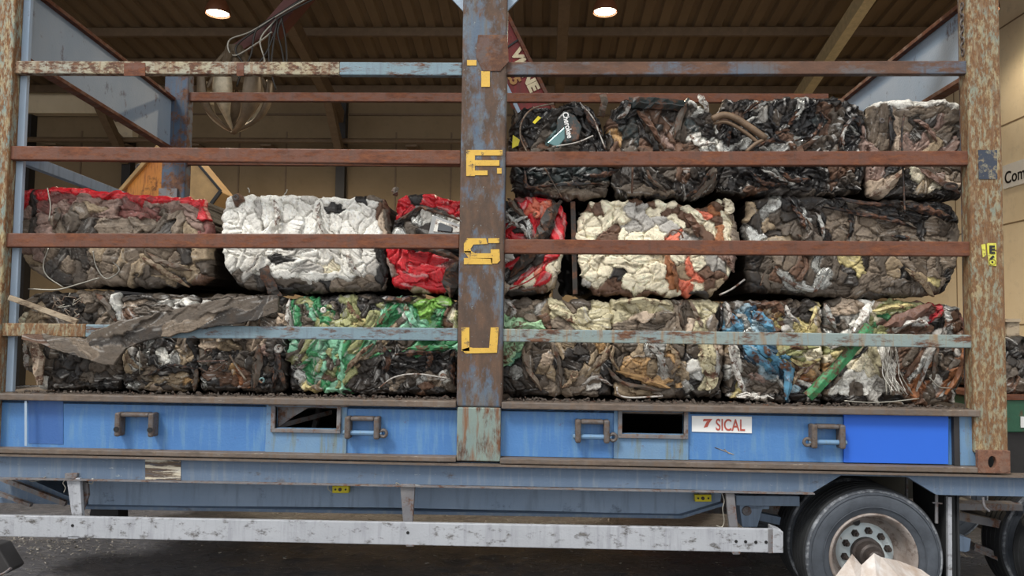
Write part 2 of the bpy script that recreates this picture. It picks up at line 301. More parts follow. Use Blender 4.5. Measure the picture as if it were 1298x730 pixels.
def crumple(name, top, bot, seeds, Y0, depth, mat, parent=None, left=None, right=None, step=1.0, rnd=8, amp=1.0, fold=1.0,
            seed=1, split=1, groove=1.0, ragged=2.2, thin=False, corner=3.5, relief=.7, cre=1.0, scr=.55, grime=.45):
    """One crushed sheet or bale face: outline and panel centres as read off the photograph, panels as tilted,
    folded plates of their own colour, edges rounded back, sides carried `depth` metres deep."""
    rg = np.random.RandomState(seed)
    left = left or [top[0], bot[0]]; right = right or [top[-1], bot[-1]]
    W = abs(top[-1][0]-top[0][0]); H = max(abs(bot[0][1]-top[0][1]), abs(bot[-1][1]-top[-1][1]), abs(np.mean([p[1] for p in bot])-np.mean([p[1] for p in top])))
    nu = int(W/step)+2; nv = int(H/step)+2
    T = curve(top, nu); Bc = curve(bot, nu); L = curve(left, nv); R = curve(right, nv)
    u = np.linspace(0, 1, nu)[None, :, None]; v = np.linspace(0, 1, nv)[:, None, None]
    P = (1-v)*T[None]+v*Bc[None]+(1-u)*L[:, None]+u*R[:, None]-((1-u)*(1-v)*T[0]+u*(1-v)*T[-1]+(1-u)*v*Bc[0]+u*v*Bc[-1])
    X = P[..., 0].copy(); Y = P[..., 1].copy(); uu = u[..., 0]*np.ones_like(X); vv = v[..., 0]*np.ones_like(X)
    # ragged outline
    e = np.minimum(np.minimum(uu, 1-uu)*W, np.minimum(vv, 1-vv)*H)
    fe = np.exp(-e/6.0)
    X += fe*ragged*(vnoise(X/9, Y/9, seed)+.6*vnoise(X/3.5, Y/3.5, seed+1)); Y += fe*ragged*(vnoise(X/9, Y/9, seed+2)+.6*vnoise(X/3.5, Y/3.5, seed+3))
    cn = (np.abs(2*uu-1)**7)*(np.abs(2*vv-1)**5); X -= np.sign(2*uu-1)*cn*corner; Y -= np.sign(2*vv-1)*cn*corner*.8
    # panels
    S = []
    for it in seeds.split(','):
        q = it.split()
        if not q: continue
        x, y, c = float(q[0]), float(q[1]), q[2]
        a = float(q[3]) if len(q) > 3 else rg.uniform(-80, 80); el = float(q[4]) if len(q) > 4 else 1.25
        S.append((x, y, c, a, el, 1.0))
        for k in range(split):
            th = rg.uniform(0, 6.28); rr = rg.uniform(3, 11)
            ca, sa = math.cos(math.radians(a)), math.sin(math.radians(a)); lx, ly = math.cos(th)*rr*el, math.sin(th)*rr/el
            S.append((x+lx*ca-ly*sa, y+lx*sa+ly*ca, c, a+rg.uniform(-25, 25), el*rg.uniform(.8, 1.3), rg.uniform(.82, 1.15)))
    px = X+4.0*tnoise(X/12, Y/12, seed+5)+1.6*tnoise(X/4.5, Y/4.5, seed+6); py = Y+4.0*tnoise(X/12, Y/12, seed+7)+1.6*tnoise(X/4.5, Y/4.5, seed+8)
    d1 = np.full(X.shape, 1e9); d2 = d1.copy(); idx = np.zeros(X.shape, int)
    for i, s in enumerate(S):
        ca, sa = math.cos(math.radians(s[3])), math.sin(math.radians(s[3])); dx = px-s[0]; dy = py-s[1]
        k = math.sqrt(s[4]); d = np.hypot((dx*ca+dy*sa)/k, (-dx*sa+dy*ca)*k)
        m = d < d1; d2 = np.where(m, d1, np.minimum(d2, d)); idx = np.where(m, i, idx); d1 = np.where(m, d, d1)
    n = len(S); off = rg.uniform(-.020, .020, n)*relief; tx = rg.uniform(-.5, .5, n)*relief; ty = rg.uniform(-.5, .5, n)*relief
    sxv = np.array([s[0] for s in S]); syv = np.array([s[1] for s in S]); an = np.radians(np.array([s[3] for s in S]))
    elv = np.clip(np.array([s[4] for s in S]), 1.2, 4)
    mpp = 1/207.0
    h = off[idx]+np.clip((X-sxv[idx])*tx[idx]*mpp+(Y-syv[idx])*ty[idx]*mpp, -.028, .028)
    ed = d2-d1
    h -= groove*.022*np.exp(-ed/1.1)
    a = an[idx]; wx = X+5*vnoise(X/26, Y/26, seed+9); wy = Y+5*vnoise(X/26, Y/26, seed+10)
    dv_ = rg.uniform(18, 60, n); cxp = sxv-dv_*np.cos(an); cyp = syv-dv_*np.sin(an)       # folds fan out from a pinch point
    rx, ry = wx-cxp[idx], wy-cyp[idx]; rr_ = np.hypot(rx, ry); th_ = np.arctan2(ry, rx)-a; th_ = (th_+np.pi) % (2*np.pi)-np.pi
    fan = rg.rand(n)[idx] < .7
    la = np.where(fan, rr_, wx*np.cos(a)+wy*np.sin(a)); lb = np.where(fan, th_*dv_[idx], -wx*np.sin(a)+wy*np.cos(a)); lo = 1/elv[idx]
    f1 = tnoise(la*lo/19, lb/15, seed+11); f2 = tnoise(la*lo/7+lb*.05, lb/6+la*.02, seed+12); f3 = tnoise(la*lo/3.4, lb/2.7, seed+13)
    g2 = tnoise(la*lo/15+lb*.04, lb/10-la*.03, seed+14); g3 = tnoise(wx/9-wy*.06, wy/9+wx*.05, seed+15)
    g4 = tnoise(la*lo/38, lb/6.5+la*.03, seed+16); g5 = tnoise(la*lo/22-lb*.03, lb/6, seed+17); g6 = tnoise(la*lo/26+lb*.02, lb/4.5, seed+18)
    fa = rg.uniform(.4, 1.3, n)[idx]; lm = np.clip(vnoise(X/16, Y/16, seed+19)+.75, 0, 1)
    h += fold*fa*(.0105*f1+.0024*f2+.0012*f3)+cre*lm*(-.011*np.exp(-np.abs(g2)/.06)-.005*np.exp(-np.abs(g3)/.06)-.008*np.exp(-np.abs(g4)/.08)+.007*np.exp(-np.abs(g5)/.09)-.004*np.exp(-np.abs(g6)/.12))
    h += .006*vnoise(X/34, Y/30, seed+21)
    h *= amp
    if thin: back = 0*X
    else:
        q = np.clip(1-e/rnd, 0, 1); back = rnd*mpp*1.7*(1-np.sqrt(np.maximum(0, 1-q*q)))
    Yw = Y0+back-h
    # colour
    colr = np.array([PAL[s[2]] for s in S]); br = np.array([s[5] for s in S]); gl = np.array([GL.get(s[2], .2) for s in S])
    c = colr[idx]*br[idx][..., None]*(1+.12*tnoise(la/7, lb/3, seed+31)+.08*vnoise(X/2, Y/2, seed+32))[..., None]
    al = np.clip(gl[idx]+.15*vnoise(X/6, Y/6, seed+33), 0, 1)
    sc_ = np.clip((tnoise(la*lo/13, lb/1.7, seed+51)-.62+.25*vnoise(X/14, Y/14, seed+52))/.12, 0, 1)*scr     # scraped bare streaks; glints on gloss are painted in as pale streaks too
    c = c*(1-sc_[..., None])+sc_[..., None]*np.array([.62, .60, .56]); al = al*(1-sc_)+sc_*.9
    gr = np.clip((vnoise(X/10, Y/8, seed+53)+.7*vnoise(X/3.2, Y/2.4, seed+54)-.35)/.25, 0, 1)*grime                # grime and earth
    c = c*(1-gr[..., None])+gr[..., None]*np.array(lin((58, 48, 39))); al = al*(1-gr*.8)
    c = np.clip(c, 0.004, .9)
    # world
    dirs = np.array(fw)*F+np.array(rt)*(X[..., None]-649)-np.array(up)*(Y[..., None]-365)
    t = (Y0+D)/dirs[..., 1]; Wd = np.array(CP)+dirs*t[..., None]; Wd[..., 1] = Yw
    Wd[..., 0] += .35*(h-h.mean())*vnoise(X/8, Y/8, seed+41); Wd[..., 2] += .35*(h-h.mean())*vnoise(X/8, Y/8, seed+42)
    verts = Wd.reshape(-1, 3); cols = np.concatenate([c, al[..., None]], -1).reshape(-1, 4)
    ii = np.arange(nv*nu).reshape(nv, nu)
    fq = np.stack([ii[:-1, :-1], ii[1:, :-1], ii[1:, 1:], ii[:-1, 1:]], -1).reshape(-1, 4)
    loop = np.r_[ii[0, :], ii[1:, -1], ii[-1, -2::-1], ii[-2:0:-1, 0]]; m = len(loop)
    fl_ = [fq]; prev = loop; nr = 2 if thin else 9; base = verts[loop].copy(); cen = base.mean(0)
    for r in range(1, nr):
        f = (r/(nr-1))**(1 if thin else 1.8); ring = base.copy(); ring[:, 1] = ring[:, 1]+depth*f if thin else (base[:, 1]*(1-f)+(Y0+depth)*f)
        if not thin:
            jt = np.random.RandomState(seed*31+r); nz = np.interp(np.linspace(0, 60, m), np.arange(61), jt.uniform(-1, 0, 61))*.016-.014*min(r, 2)/2
            sh = ring[:, [0, 2]]-cen[[0, 2]]; ring[:, [0, 2]] += sh/np.linalg.norm(sh, axis=1)[:, None]*nz[:, None]
        st = len(verts); verts = np.r_[verts, ring]; kk = 0 if thin else 1; cols = np.r_[cols, cols[loop]*(1-kk)+kk*np.array(list(lin((62, 53, 45)))+[.2])]
        cur = np.arange(st, st+m); nx = np.roll(prev, -1); nc = np.roll(cur, -1)
        fl_.append(np.stack([prev, nx, nc, cur], -1)); prev = cur
    faces = np.concatenate(fl_)
    me = bpy.data.meshes.new(name); me.vertices.add(len(verts)); me.vertices.foreach_set('co', verts.astype(np.float32).ravel())
    nf = len(faces); extra = [list(prev)]
    me.loops.add(nf*4+m); me.polygons.add(nf+1)
    me.loops.foreach_set('vertex_index', np.r_[faces.ravel(), prev].astype(np.int32))
    me.polygons.foreach_set('loop_start', np.r_[np.arange(nf)*4, nf*4].astype(np.int32))
    me.update(calc_edges=True); me.validate()
    at_ = me.attributes.new('paint', 'FLOAT_COLOR', 'POINT'); at_.data.foreach_set('color', cols.astype(np.float32).ravel())
    return link(name, me, mat, parent)
def strip(name, pts, w_px, Y, mat, parent, th=.006, up_=(0, 1, 0), curl=0.0):
    """bent flat bar through photo points, w_px wide in the face plane"""
    P = pxs(pts, Y, 5); vs = []; W = w_px/207.0; q = random.Random(int(pts[0][0]*7+pts[0][1])); m_ = len(P)-1
    for i, p in enumerate(P):
        d = (P[min(i+1, m_)]-P[max(i-1, 0)]).normalized(); s = d.cross(Vector((0, 1, 0))).normalized()
        en = min(1, .25+min(i, m_-i)/max(1, m_)*3.2); ww = W/2*en*q.uniform(.7, 1.1); cu = (curl+.25)*W/2*q.uniform(.2, 1.2); ap = q.uniform(-.45, .45)
        if name in ('green_bar', 'rolled_panel', 'upright_bolt', 'window_frame_rail', 'hanging_strip'): ww = W/2; ap = -.2
        p = p+Vector((q.uniform(-1, 1)*.004, (1-en)*.035, q.uniform(-1, 1)*.004))
        for a, b in ((-1, q.uniform(-.004, .008)), (ap-.08, -cu), (ap+.08, -cu), (1, q.uniform(-.004, .008))): vs.append(p+s*ww*a+Vector((0, b, 0)))
        for a, b in ((1, th+.006), (ap+.08, th-cu), (ap-.08, th-cu), (-1, th+.006)): vs.append(p+s*ww*a+Vector((0, b, 0)))
    n = len(P); fs = [(i*8+k, i*8+(k+1)%8, (i+1)*8+(k+1)%8, (i+1)*8+k) for i in range(n-1) for k in range(8)]
    fs += [tuple(range(7, -1, -1)), tuple((n-1)*8+k for k in range(8))]
    return MB().add(vs, fs).build(name, mat, parent)
# ------------------------------------------------------------------ the building
R_T = 0.415
wc = at(1109, 708, 0.0); GZ = wc.z-R_T
g = MB(); NX, NY = 240, 200; gx = np.interp(np.linspace(0, 1, NX), [0, .12, .88, 1], [-30, -6, 7, 30]); gy = np.interp(np.linspace(0, 1, NY), [0, .08, .85, 1], [-30, -3, 7, 30])
GX, GY = np.meshgrid(gx, gy); GH = .018*vnoise(GX*1.3, GY*1.3, 3)+.010*vnoise(GX*5, GY*9, 4)+.006*vnoise(GX*14, GY*20, 5)
g.v = [tuple(p) for p in np.stack([GX, GY, GZ-.012+GH], -1).reshape(-1, 3)]
g.f = [(j*NX+i, j*NX+i+1, (j+1)*NX+i+1, (j+1)*NX+i) for j in range(NY-1) for i in range(NX-1)]
tag(g.build('floor', M_ground, smooth=True), kind='structure')
YW = 15.4; XR = 9.3; XL = -17.0; ZE = 7.97; SL = 0.15
wb = tag(MB().box(XL, XR+.3, YW, YW+.3, GZ, ZE+.4).build('wall_back', M_wallb), kind='structure')
p = MB()
for x in (-14, -11.2, -5.35, .5, 6.3): p.box(x-.12, x+.12, YW-.25, YW, GZ, ZE)
p.build('column', M_dark, wb)
p = MB()
for x in (-12.6, -9.6, -8.2, -6.9, -3.9, -2.4, -1): p.box(x-.02, x+.02, YW-.02, YW, GZ, ZE-1)
p.box(XL, XR, YW-.05, YW, ZE-.55, ZE-.5); p.box(XL, XR, YW-.06, YW, 3.6, 3.66)
p.build('panel_joint', M_beam, wb)
MB().prism([(XL, ZE-.6), (-11.9, ZE-.6), (-11.2, ZE-1.3), (-11.0, ZE-1.3), (-11.0, ZE), (XL, ZE)], YW-.35, YW-.05).build('fascia', M_wallr, wb)
z = at(300, 178, YW-.5).z
p = MB().tube([(XL, YW-.5, z), (XR, YW-.5, z)], .07, 10)
for x in np.arange(-15, 9, 1.95): p.box(x-.25, x+.05, YW-.5, YW-.0, z-.14, z-.09)
p.build('pipe', M_beam, wb)
wr = tag(MB().box(XR, XR+.3, -1.5, YW+.3, GZ, 11).build('wall_right', M_wallr), kind='structure')
p = MB()
for y in np.arange(0, YW, 3.1): p.box(XR-.006, XR+.01, y, y+.03, GZ, 10.4)
for zz in (1.9, 3.9, 5.9, 7.9): p.box(XR-.006, XR+.01, -1.5, YW, zz, zz+.03)
p.build('panel_joint', plain('wall_joint_brown', (140, 118, 88), .8), wr)
tag(MB().box(XL-.3, XL, -1.5, YW+.3, GZ, 11).build('wall_left', M_wallb), kind='structure')
# corrugated roof sheet falling to the back wall
YF = -1.4; p = MB(); prof = []; x = XL
while x < XR:
    prof += [(x, 0), (x+.20, 0), (x+.24, .07), (x+.36, .07), (x+.40, 0)]; x += .40
zr = lambda y: ZE+SL*(YW-y)
n = len(prof); p.add([(a, YW, zr(YW)+b) for a, b in prof]+[(a, YF, zr(YF)+b) for a, b in prof]+[(a, YW, zr(YW)+b+.05) for a, b in prof]+[(a, YF, zr(YF)+b+.05) for a, b in prof],
     [(i, i+1, n+i+1, n+i) for i in range(n-1)]+[(2*n+i, 3*n+i, 3*n+i+1, 2*n+i+1) for i in range(n-1)])
roof = tag(p.build('ceiling', M_roof), kind='structure')
for d in (12.0, 13.3, 14.6, 16.6, 18.0, 19.4):
    y = d-D; MB().box(XL, XR, y-.05, y+.05, zr(y)-.2, zr(y)-.01).build('purlin', M_beam, roof)
for X, m in ((-11.2, M_beam), (-5.3, M_beam), (.45, M_beam), (6.35, M_beamlt)):
    a = (X, YW-.6, zr(YW)-.75); b = (X, 8.2, zr(8.2)-.36)
    MB().bar(a, b, .22, .34).bar((X, YW-.25, ZE-1.9), (X, YW-2.0, ZE-.35), .2, .22).build('rafter', m, roof)
# high bay lamps; the third is unseen, added to light the right wall
M_shade = plain('lamp_shade_brown', (120, 74, 50), .5)
t = NT('lamp_glow'); t.b.inputs['Emission Color'].default_value = (1, .85, .58, 1); t.b.inputs['Emission Strength'].default_value = 14; M_glow = t.m
for i, (x, y, lb) in enumerate(((276, 18, 'brown high bay lamp glowing under the roof left of the grapple'), (767, 16, 'brown high bay lamp with orange glow above the black bales'), (1249, 14, 'unseen high bay lamp added behind the right post to light the right wall'))):
    Y = 9.4; c = at(x, y, Y); r = empty('high_bay_lamp', c, lb, 'lamp', 'high bay lamps under the roof')
    pr = [(0, .235), (.06, .235), (.14, .21), (.26, .15), (.34, .07), (.42, .055)]
    vs = MB(); n = 32
    for inner in (0, 1):
        pp = [(z, q-.012*inner) for z, q in pr]
        vs.add([(c.x+q*math.cos(2*math.pi*k/n), c.y+q*math.sin(2*math.pi*k/n), c.z+z) for z, q in pp for k in range(n)],
               [(a*n+k, a*n+(k+1)%n, (a+1)*n+(k+1)%n, (a+1)*n+k) for a in range(len(pp)-1) for k in range(n)])
    vs.build('lamp_shade', M_shade, r, smooth=True)
    b = MB(); b.add([(c.x+.205*math.cos(2*math.pi*k/n), c.y+.205*math.sin(2*math.pi*k/n), c.z+.03+0*k) for k in range(n)]+[(c.x, c.y, c.z-.035)], [(k, (k+1)%n, n) for k in range(n)])
    b.build('bulb', M_glow, r)
    MB().tube([(c.x, c.y, c.z+.38), (c.x, c.y, zr(Y)-.02)], .02, 6).build('stem', M_beam, r)
    L = bpy.data.lights.new('lamp_light', 'SPOT'); L.energy = 1700 if i < 2 else 90; L.color = (1, .83, .6); L.spot_size = 2.7; L.spot_blend = .6; L.shadow_soft_size = .2
    lo = bpy.data.objects.new('lamp_light', L); C.collection.objects.link(lo); lo.parent = r; lo.location = (0, 0, -.12)
# sign on the right wall
zs1 = atX(1285, 205, XR-.02).z; a1 = atX(1272, 240, XR-.03); a0 = atX(1275, 208, XR-.03)
yfar = a1.y; sg = empty('wall_sign', (XR-.03, yfar-1.4, (a0.z+a1.z)/2), 'white rectangular sign with black lettering on the beige right wall', 'sign')
MB().box(XR-.04, XR, yfar-2.9, yfar, a1.z, a0.z-.02).build('board', M_white, sg)
text('lettering', 'Compac', .235, M_black, sg, (XR-.045, yfar-.06, (a0.z+a1.z)/2-.15), (0, -1, 0), (0, 0, 1), bold=.004, sx=.95)

# ------------------------------------------------------------------ flat rack container
CT = empty('flat_rack_container', (0, 1.2, GZ), 'rusty blue open sided flat rack cage loaded with crushed car bales', 'container')
XLp, XRp = -3.33, 2.60
ztop = 4.02; zb = .935
def post(x0, x1, y0, y1, z0, z1, mat, name='corner_post'): return MB().box(x0, x1, y0, y1, z0, z1).build(name, mat, CT, bevel=.012)
pL = post(-3.56, -3.335, -.05, .03, zb, ztop, M_postL); pR = post(at(1231, 300, -.05).x, at(1273, 300, -.05).x, -.05, .05, 1.042, ztop, M_post)
MB().box(-3.334, -3.288, .02, .05, 1.3, ztop).build('post_flange', M_railmix if False else M_gusset, CT, bevel=.004)
MB().box(at(1222, 300, .05).x, at(1230, 300, .05).x, .05, .08, 1.3, ztop).build('post_flange', M_railmix, CT, bevel=.004)
# corner casting with its oval hole
def oval(cx, cz, rx, rz, n=20): return [(cx+rx*math.cos(2*math.pi*k/n), cz+rz*math.sin(2*math.pi*k/n)) for k in range(n)]
def plate_hole(x0, x1, z0, z1, hole, y0, y1):
    """rectangular plate with a hole (outline hole: list of (x,z) around centre)"""
    b = MB(); n = len(hole); cx = sum(h[0] for h in hole)/n; cz = sum(h[1] for h in hole)/n; out = []
    for hx, hz in hole:
        dx, dz = hx-cx, hz-cz; ks = []
        if dx > 1e-9: ks.append((x1-cx)/dx)
        if dx < -1e-9: ks.append((x0-cx)/dx)
        if dz > 1e-9: ks.append((z1-cz)/dz)
        if dz < -1e-9: ks.append((z0-cz)/dz)
        k = min(ks); out.append((cx+dx*k, cz+dz*k))
    V = [(x, y0, z) for x, z in hole]+[(x, y0, z) for x, z in out]+[(x, y1, z) for x, z in hole]+[(x, y1, z) for x, z in out]; f = []
    for i in range(n):
        j = (i+1) % n; f += [(i, j, n+j, n+i), (2*n+i, 3*n+i, 3*n+j, 2*n+j), (i, 2*n+i, 2*n+j, j), (n+i, n+j, 3*n+j, 3*n+i)]
    b.add(V, f)
    for x, z in ((x0, z0), (x1, z0), (x1, z1), (x0, z1)):     # corner fills
        near = sorted(range(n), key=lambda i: (out[i][0]-x)**2+(out[i][1]-z)**2)
        i = near[0]; onx = abs(out[i][0]-x) < 1e-6
        cand = [q for q in range(n) if (abs(out[q][1]-z) < 1e-6) if True] ; cand2 = [q for q in range(n) if abs(out[q][0]-x) < 1e-6]
        if cand and cand2:
            q1 = min(cand, key=lambda q: abs(out[q][0]-x)); q2 = min(cand2, key=lambda q: abs(out[q][1]-z))
            if q1 != q2: b.add([(out[q1][0], y0, out[q1][1]), (x, y0, z), (out[q2][0], y0, out[q2][1]), (out[q1][0], y1, out[q1][1]), (x, y1, z), (out[q2][0], y1, out[q2][1])], [(0, 1, 2), (5, 4, 3), (0, 3, 4, 1), (1, 4, 5, 2)])
    return b
cc = at(1258, 586, -.06)
cx0, cx1 = at(1240, 585, -.075).x, at(1281, 585, -.075).x; cz0, cz1 = at(1260, 600, -.075).z, at(1260, 571, -.075).z
cc = at(1258, 586, -.075); cas = plate_hole(cx0, cx1, cz0, cz1, oval(cc.x, cc.z, .024, .036), -.075, -.045).build('corner_casting', M_cast, CT, bevel=.003)
MB().box(cx0, cx1, .03, .06, cz0, cz1).build('casting_back', M_black, CT)  # black backing; shade inside the hole is put into its colour
# centre post: upper post, foot plate, top gussets
cp = post(at(583, 240, -.05).x, at(640, 240, -.05).x, -.05, .10, 1.262, ztop, M_centre, 'centre_post')
MB().box(at(579, 545, -.055).x, at(634.5, 545, -.055).x, -.055, .08, .94, 1.26).build('centre_post_foot', M_low, CT, bevel=.006)
MB().box(-3.56, 2.81, -.04, .12, 4.02, 4.16).build('top_rail', M_centre, CT, bevel=.006)
MB().prism([(-.49, 3.72), (-.66, 3.9), (-.66, 4.02), (-.49, 4.02)], .0, .02).build('post_gusset', M_gusset, CT)
MB().prism([(-.22, 3.72), (-.05, 3.9), (-.05, 4.02), (-.22, 4.02)], .0, .02).build('post_gusset', M_gusset, CT)
MB().pxprism([(606, 44), (643, 44), (645, 78), (634, 90), (612, 90), (603, 72)], -.056, .005).build('weld_patch', painted('weld_patch_rust', (96, 66, 54), (84, 72, 68), None, rust=.5, sc=8, rs=8, seed=44), CT, bevel=.002)
# USE letters in worn yellow
def let(polys, nm='stencil_letter'):
    b = MB()
    for q in polys: b.pxprism(q, -.054, .003)
    b.build(nm, M_stencil, cp)
R4 = lambda a, b, c, d: [(a, b), (c, b), (c, d), (a, d)]
let([R4(592, 76, 604, 83)]); let([R4(610, 90, 621, 110)])
let([R4(591, 190, 637, 197), R4(591, 197, 602, 223), R4(602, 203, 633, 210), R4(602, 216, 618, 222), R4(630, 213, 636, 220)])
let([[(592, 302), (616, 302), (618, 309), (600, 310), (596, 316), (588, 316), (588, 309)], R4(588, 316, 597, 320), [(588, 318), (597, 318), (602, 321), (622, 321), (622, 316), (633, 316), (634, 330), (630, 334), (623, 334), (622, 328), (594, 327)], R4(588, 327, 624, 335), R4(619, 302, 633, 308)])
let([R4(585, 415, 595, 445), [(585, 443), (595, 440), (600, 441), (620, 441), (622, 415), (632, 415), (630, 447), (590, 448)]])
# side rails
def rail(x0, x1, zl, zr_, h, mat, y=.0, name='side_rail', th=.05):
    return MB().add([(x0, y-.03, zl-h/2), (x1, y-.03, zr_-h/2), (x1, y-.03+th, zr_-h/2), (x0, y-.03+th, zl-h/2), (x0, y-.03, zl+h/2), (x1, y-.03, zr_+h/2), (x1, y-.03+th, zr_+h/2), (x0, y-.03+th, zl+h/2)],
                    [(0, 3, 2, 1), (4, 5, 6, 7), (0, 1, 5, 4), (1, 2, 6, 5), (2, 3, 7, 6), (3, 0, 4, 7)]).build(name, mat, CT, bevel=.006)
for zl, zr1, zl2, zr2, m1, m2, h in ((3.352, 3.342, 3.346, 3.356, M_railpale, M_railmix, .082), (2.803, 2.789, 2.782, 2.80, M_railbrown, M_railbrown, .088), (2.25, 2.268, 2.24, 2.25, M_railbrown, M_railbrown, .088), (1.69, 1.697, 1.697, 1.697, M_railblue, M_railgreen, .078)):
    xs_ = at(112, 415, 0).x if zl < 1.7 else -3.345
    if zl < 1.7: rail(-3.345, xs_, zl, zl+.001, h+.004, M_post, name='rusty_rail_end')
    xe_ = at(432, 87, 0).x if zl > 3.3 else -.49
    if zl > 3.3: rail(xe_, -.49, 3.345, zr1, h, M_railblue, name='blue_rail_end')
    rail(xs_, xe_, zl, zr1 if zl < 3.3 else 3.345, h, m1); rail(-.22, 2.606, zl2, zr2, h, m2)
for a_, b_ in ((157, 184), (300, 309)): MB().pxprism([(a_, 79.5), (b_, 79.5), (b_, 96), (a_, 96)], -.033, .004).build('rust_splice', M_railbrown, CT, bevel=.001)
# rear rails and posts, end frames
yB = 2.34
for py in (124, 205, 312, 420):
    z = at(420, py, yB).z; rail(-3.35, 2.65, z, z, .085, M_railbrown, yB, 'rear_rail')
post(-3.56, -3.33, yB-.06, yB+.06, zb, at(228, 108, yB).z+.1, M_rearpost); post(2.66, 2.84, yB-.06, yB+.12, zb, 3.75, M_chassis2)
xb = at(226, 220, yB-.07); MB().box(-3.565, xb.x, yB-.085, yB-.062, 1.3, 3.0).build('post_cover', M_steel, CT)
M_webL = M_gusset
for X, za, zb_, zc_, zd in ((-3.50, 4.00, 3.84, 3.54, 3.40), (2.68, 3.80, 3.75, 3.36, 3.33)):
    y0_, y1_ = .06, yB-.06
    MB().add([(X+e, y, z) for e in (-.012, .012) for y, z in ((y0_, zc_), (y1_, zd), (y1_, zb_), (y0_, za))], [(0, 1, 2, 3), (7, 6, 5, 4), (0, 4, 5, 1), (1, 5, 6, 2), (2, 6, 7, 3), (3, 7, 4, 0)]).build('end_beam_web', M_webL, CT)
    MB().bar((X, y0_, za+.015), (X, y1_, zb_+.015), .10, .03).bar((X, y0_, zc_-.015), (X, y1_, zd-.015), .08, .03).build('end_beam_flange', M_railbrown, CT, bevel=.003)
    MB().bar((X, y0_, 2.85), (X, y1_, 2.77), .05, .08).build('end_crossbar', M_chassis2, CT, bevel=.004)
# deck, sill and side beam
MB().box(-3.5, 2.78, .0, yB+.05, 1.235, 1.285).build('deck', M_sill, CT)
MB().box(-3.56, -.49, -.07, .02, 1.258, 1.298).build('sill', M_sill, CT, bevel=.006)
MB().box(-.215, 2.60, -.07, .02, 1.256, 1.296).build('sill', M_sill, CT, bevel=.006)
MB().box(-3.56, -.484, -.07, .02, .935, .965).build('bottom_flange', M_sill, CT, bevel=.005)
MB().box(-.22, 2.612, -.07, .02, .930, .962).build('bottom_flange', M_sill, CT, bevel=.005)
MB().box(-3.5, 2.6, .02, yB+.05, .94, .955).box(-3.5, 2.6, yB+.03, yB+.05, .955, 1.235).build('underside_plate', M_dark, CT)
xx = lambda px, py=540: at(px, py, 0).x
z0, z1 = .965, 1.256
MB().box(-3.335, xx(338), 0, .02, z0, z1).build('side_panel', M_blue, CT)
MB().box(xx(440), -.484, 0, .02, z0, z1).build('side_panel', M_blue, CT)
MB().box(-.22, xx(778), 0, .02, z0, z1).build('side_panel', M_blue, CT)
MB().box(xx(872), xx(1206, 560), 0, .02, z0, z1).build('side_panel', M_blue, CT)
def rect_hole(x0, x1, z0, z1, hx0, hx1, hz0, hz1, y0, y1):
    return MB().box(x0, hx0, y0, y1, z0, z1).box(hx1, x1, y0, y1, z0, z1).box(hx0, hx1, y0, y1, z0, hz0).box(hx0, hx1, y0, y1, hz1, z1)
for a, b, h0, h1, ya, yb in ((338, 440, 350, 428, 515, 542), (778, 872, 788, 866, 521, 549)):
    rect_hole(xx(a), xx(b), z0, z1, xx(h0), xx(h1), at(h0, yb, 0).z, at(h0, ya, 0).z, -.012, .02).build('fork_pocket_plate', M_bluelt, CT)
    X0, X1, Z0, Z1 = xx(h0)-.01, xx(h1)+.01, at(h0, yb, 0).z-.01, at(h0, ya, 0).z+.01
    b = MB().box(X0-.015, X0+.01, -.03, .015, Z0, Z1).box(X1-.01, X1+.015, -.03, .015, Z0, Z1).box(X0-.015, X1+.015, -.03, .015, Z0-.015, Z0+.008)
    if a < 600: b.box(X0-.03, X1+.06, -.035, .015, Z1-.005, Z1+.02)
    b.build('fork_pocket_frame', M_steel, CT, bevel=.003)
b = MB().pxprism([(351, 516), (392, 516), (372, 528), (353, 541)], .05, .01); b.bar(at(352, 540, .1), at(420, 522, .4), .02, .03); b.bar(at(405, 517, .5), at(398, 545, .5), .05, .03)
b.build('pocket_brace', M_steel, CT)
MB().box(xx(1206, 560), xx(1213, 560), -.03, .02, z0, z1).build('end_stiffener', M_dark, CT)
MB().box(xx(1213, 560), 2.603, -.02, .02, z0, z1).build('side_panel', M_bluelt, CT)
MB().box(-3.56, -3.335, -.055, -.02, z0, z1).build('end_plate', M_low, CT)
MB().pxprism([(36, 507), (80, 507), (80, 563), (36, 562)], -.003, .002).build('paint_patch', M_bluedk, CT)
MB().pxprism([(1070, 525), (1202, 526), (1202, 588), (1070, 586)], -.02, .018).build('redaction_block', M_plate, CT)  # flat blue redaction block, not a plate of the container
lb = MB().pxprism([(877, 527), (953, 528), (953, 549), (877, 547)], -.006, .005).build('name_plate', M_white, CT)
o_ = at(907, 545.2, -.0075); x_ = at(940, 545.9, -.0075)-o_
text('lettering', 'SICAL', .068, M_redink, lb, o_, x_, (0, 0, 1), bold=.0012, sx=.70, thick=.001)
MB().pxprism([(892, 531), (903, 531), (896, 540), (898, 533.5), (891, 534)], -.0085, .002).build('red_logo', M_redink, lb)
MB().pxprism([(896, 534), (900, 534), (897, 541), (892, 542)], -.0082, .002).build('red_logo', M_redink, lb)
for sc in ([(906, 567), (917, 571), (930, 576)], [(918, 569), (923, 574), (925, 575)]):
    MB().tube(pxs(sc, -.002, 3), .0022, 5).build('dried_twig_mark', M_wood, CT)
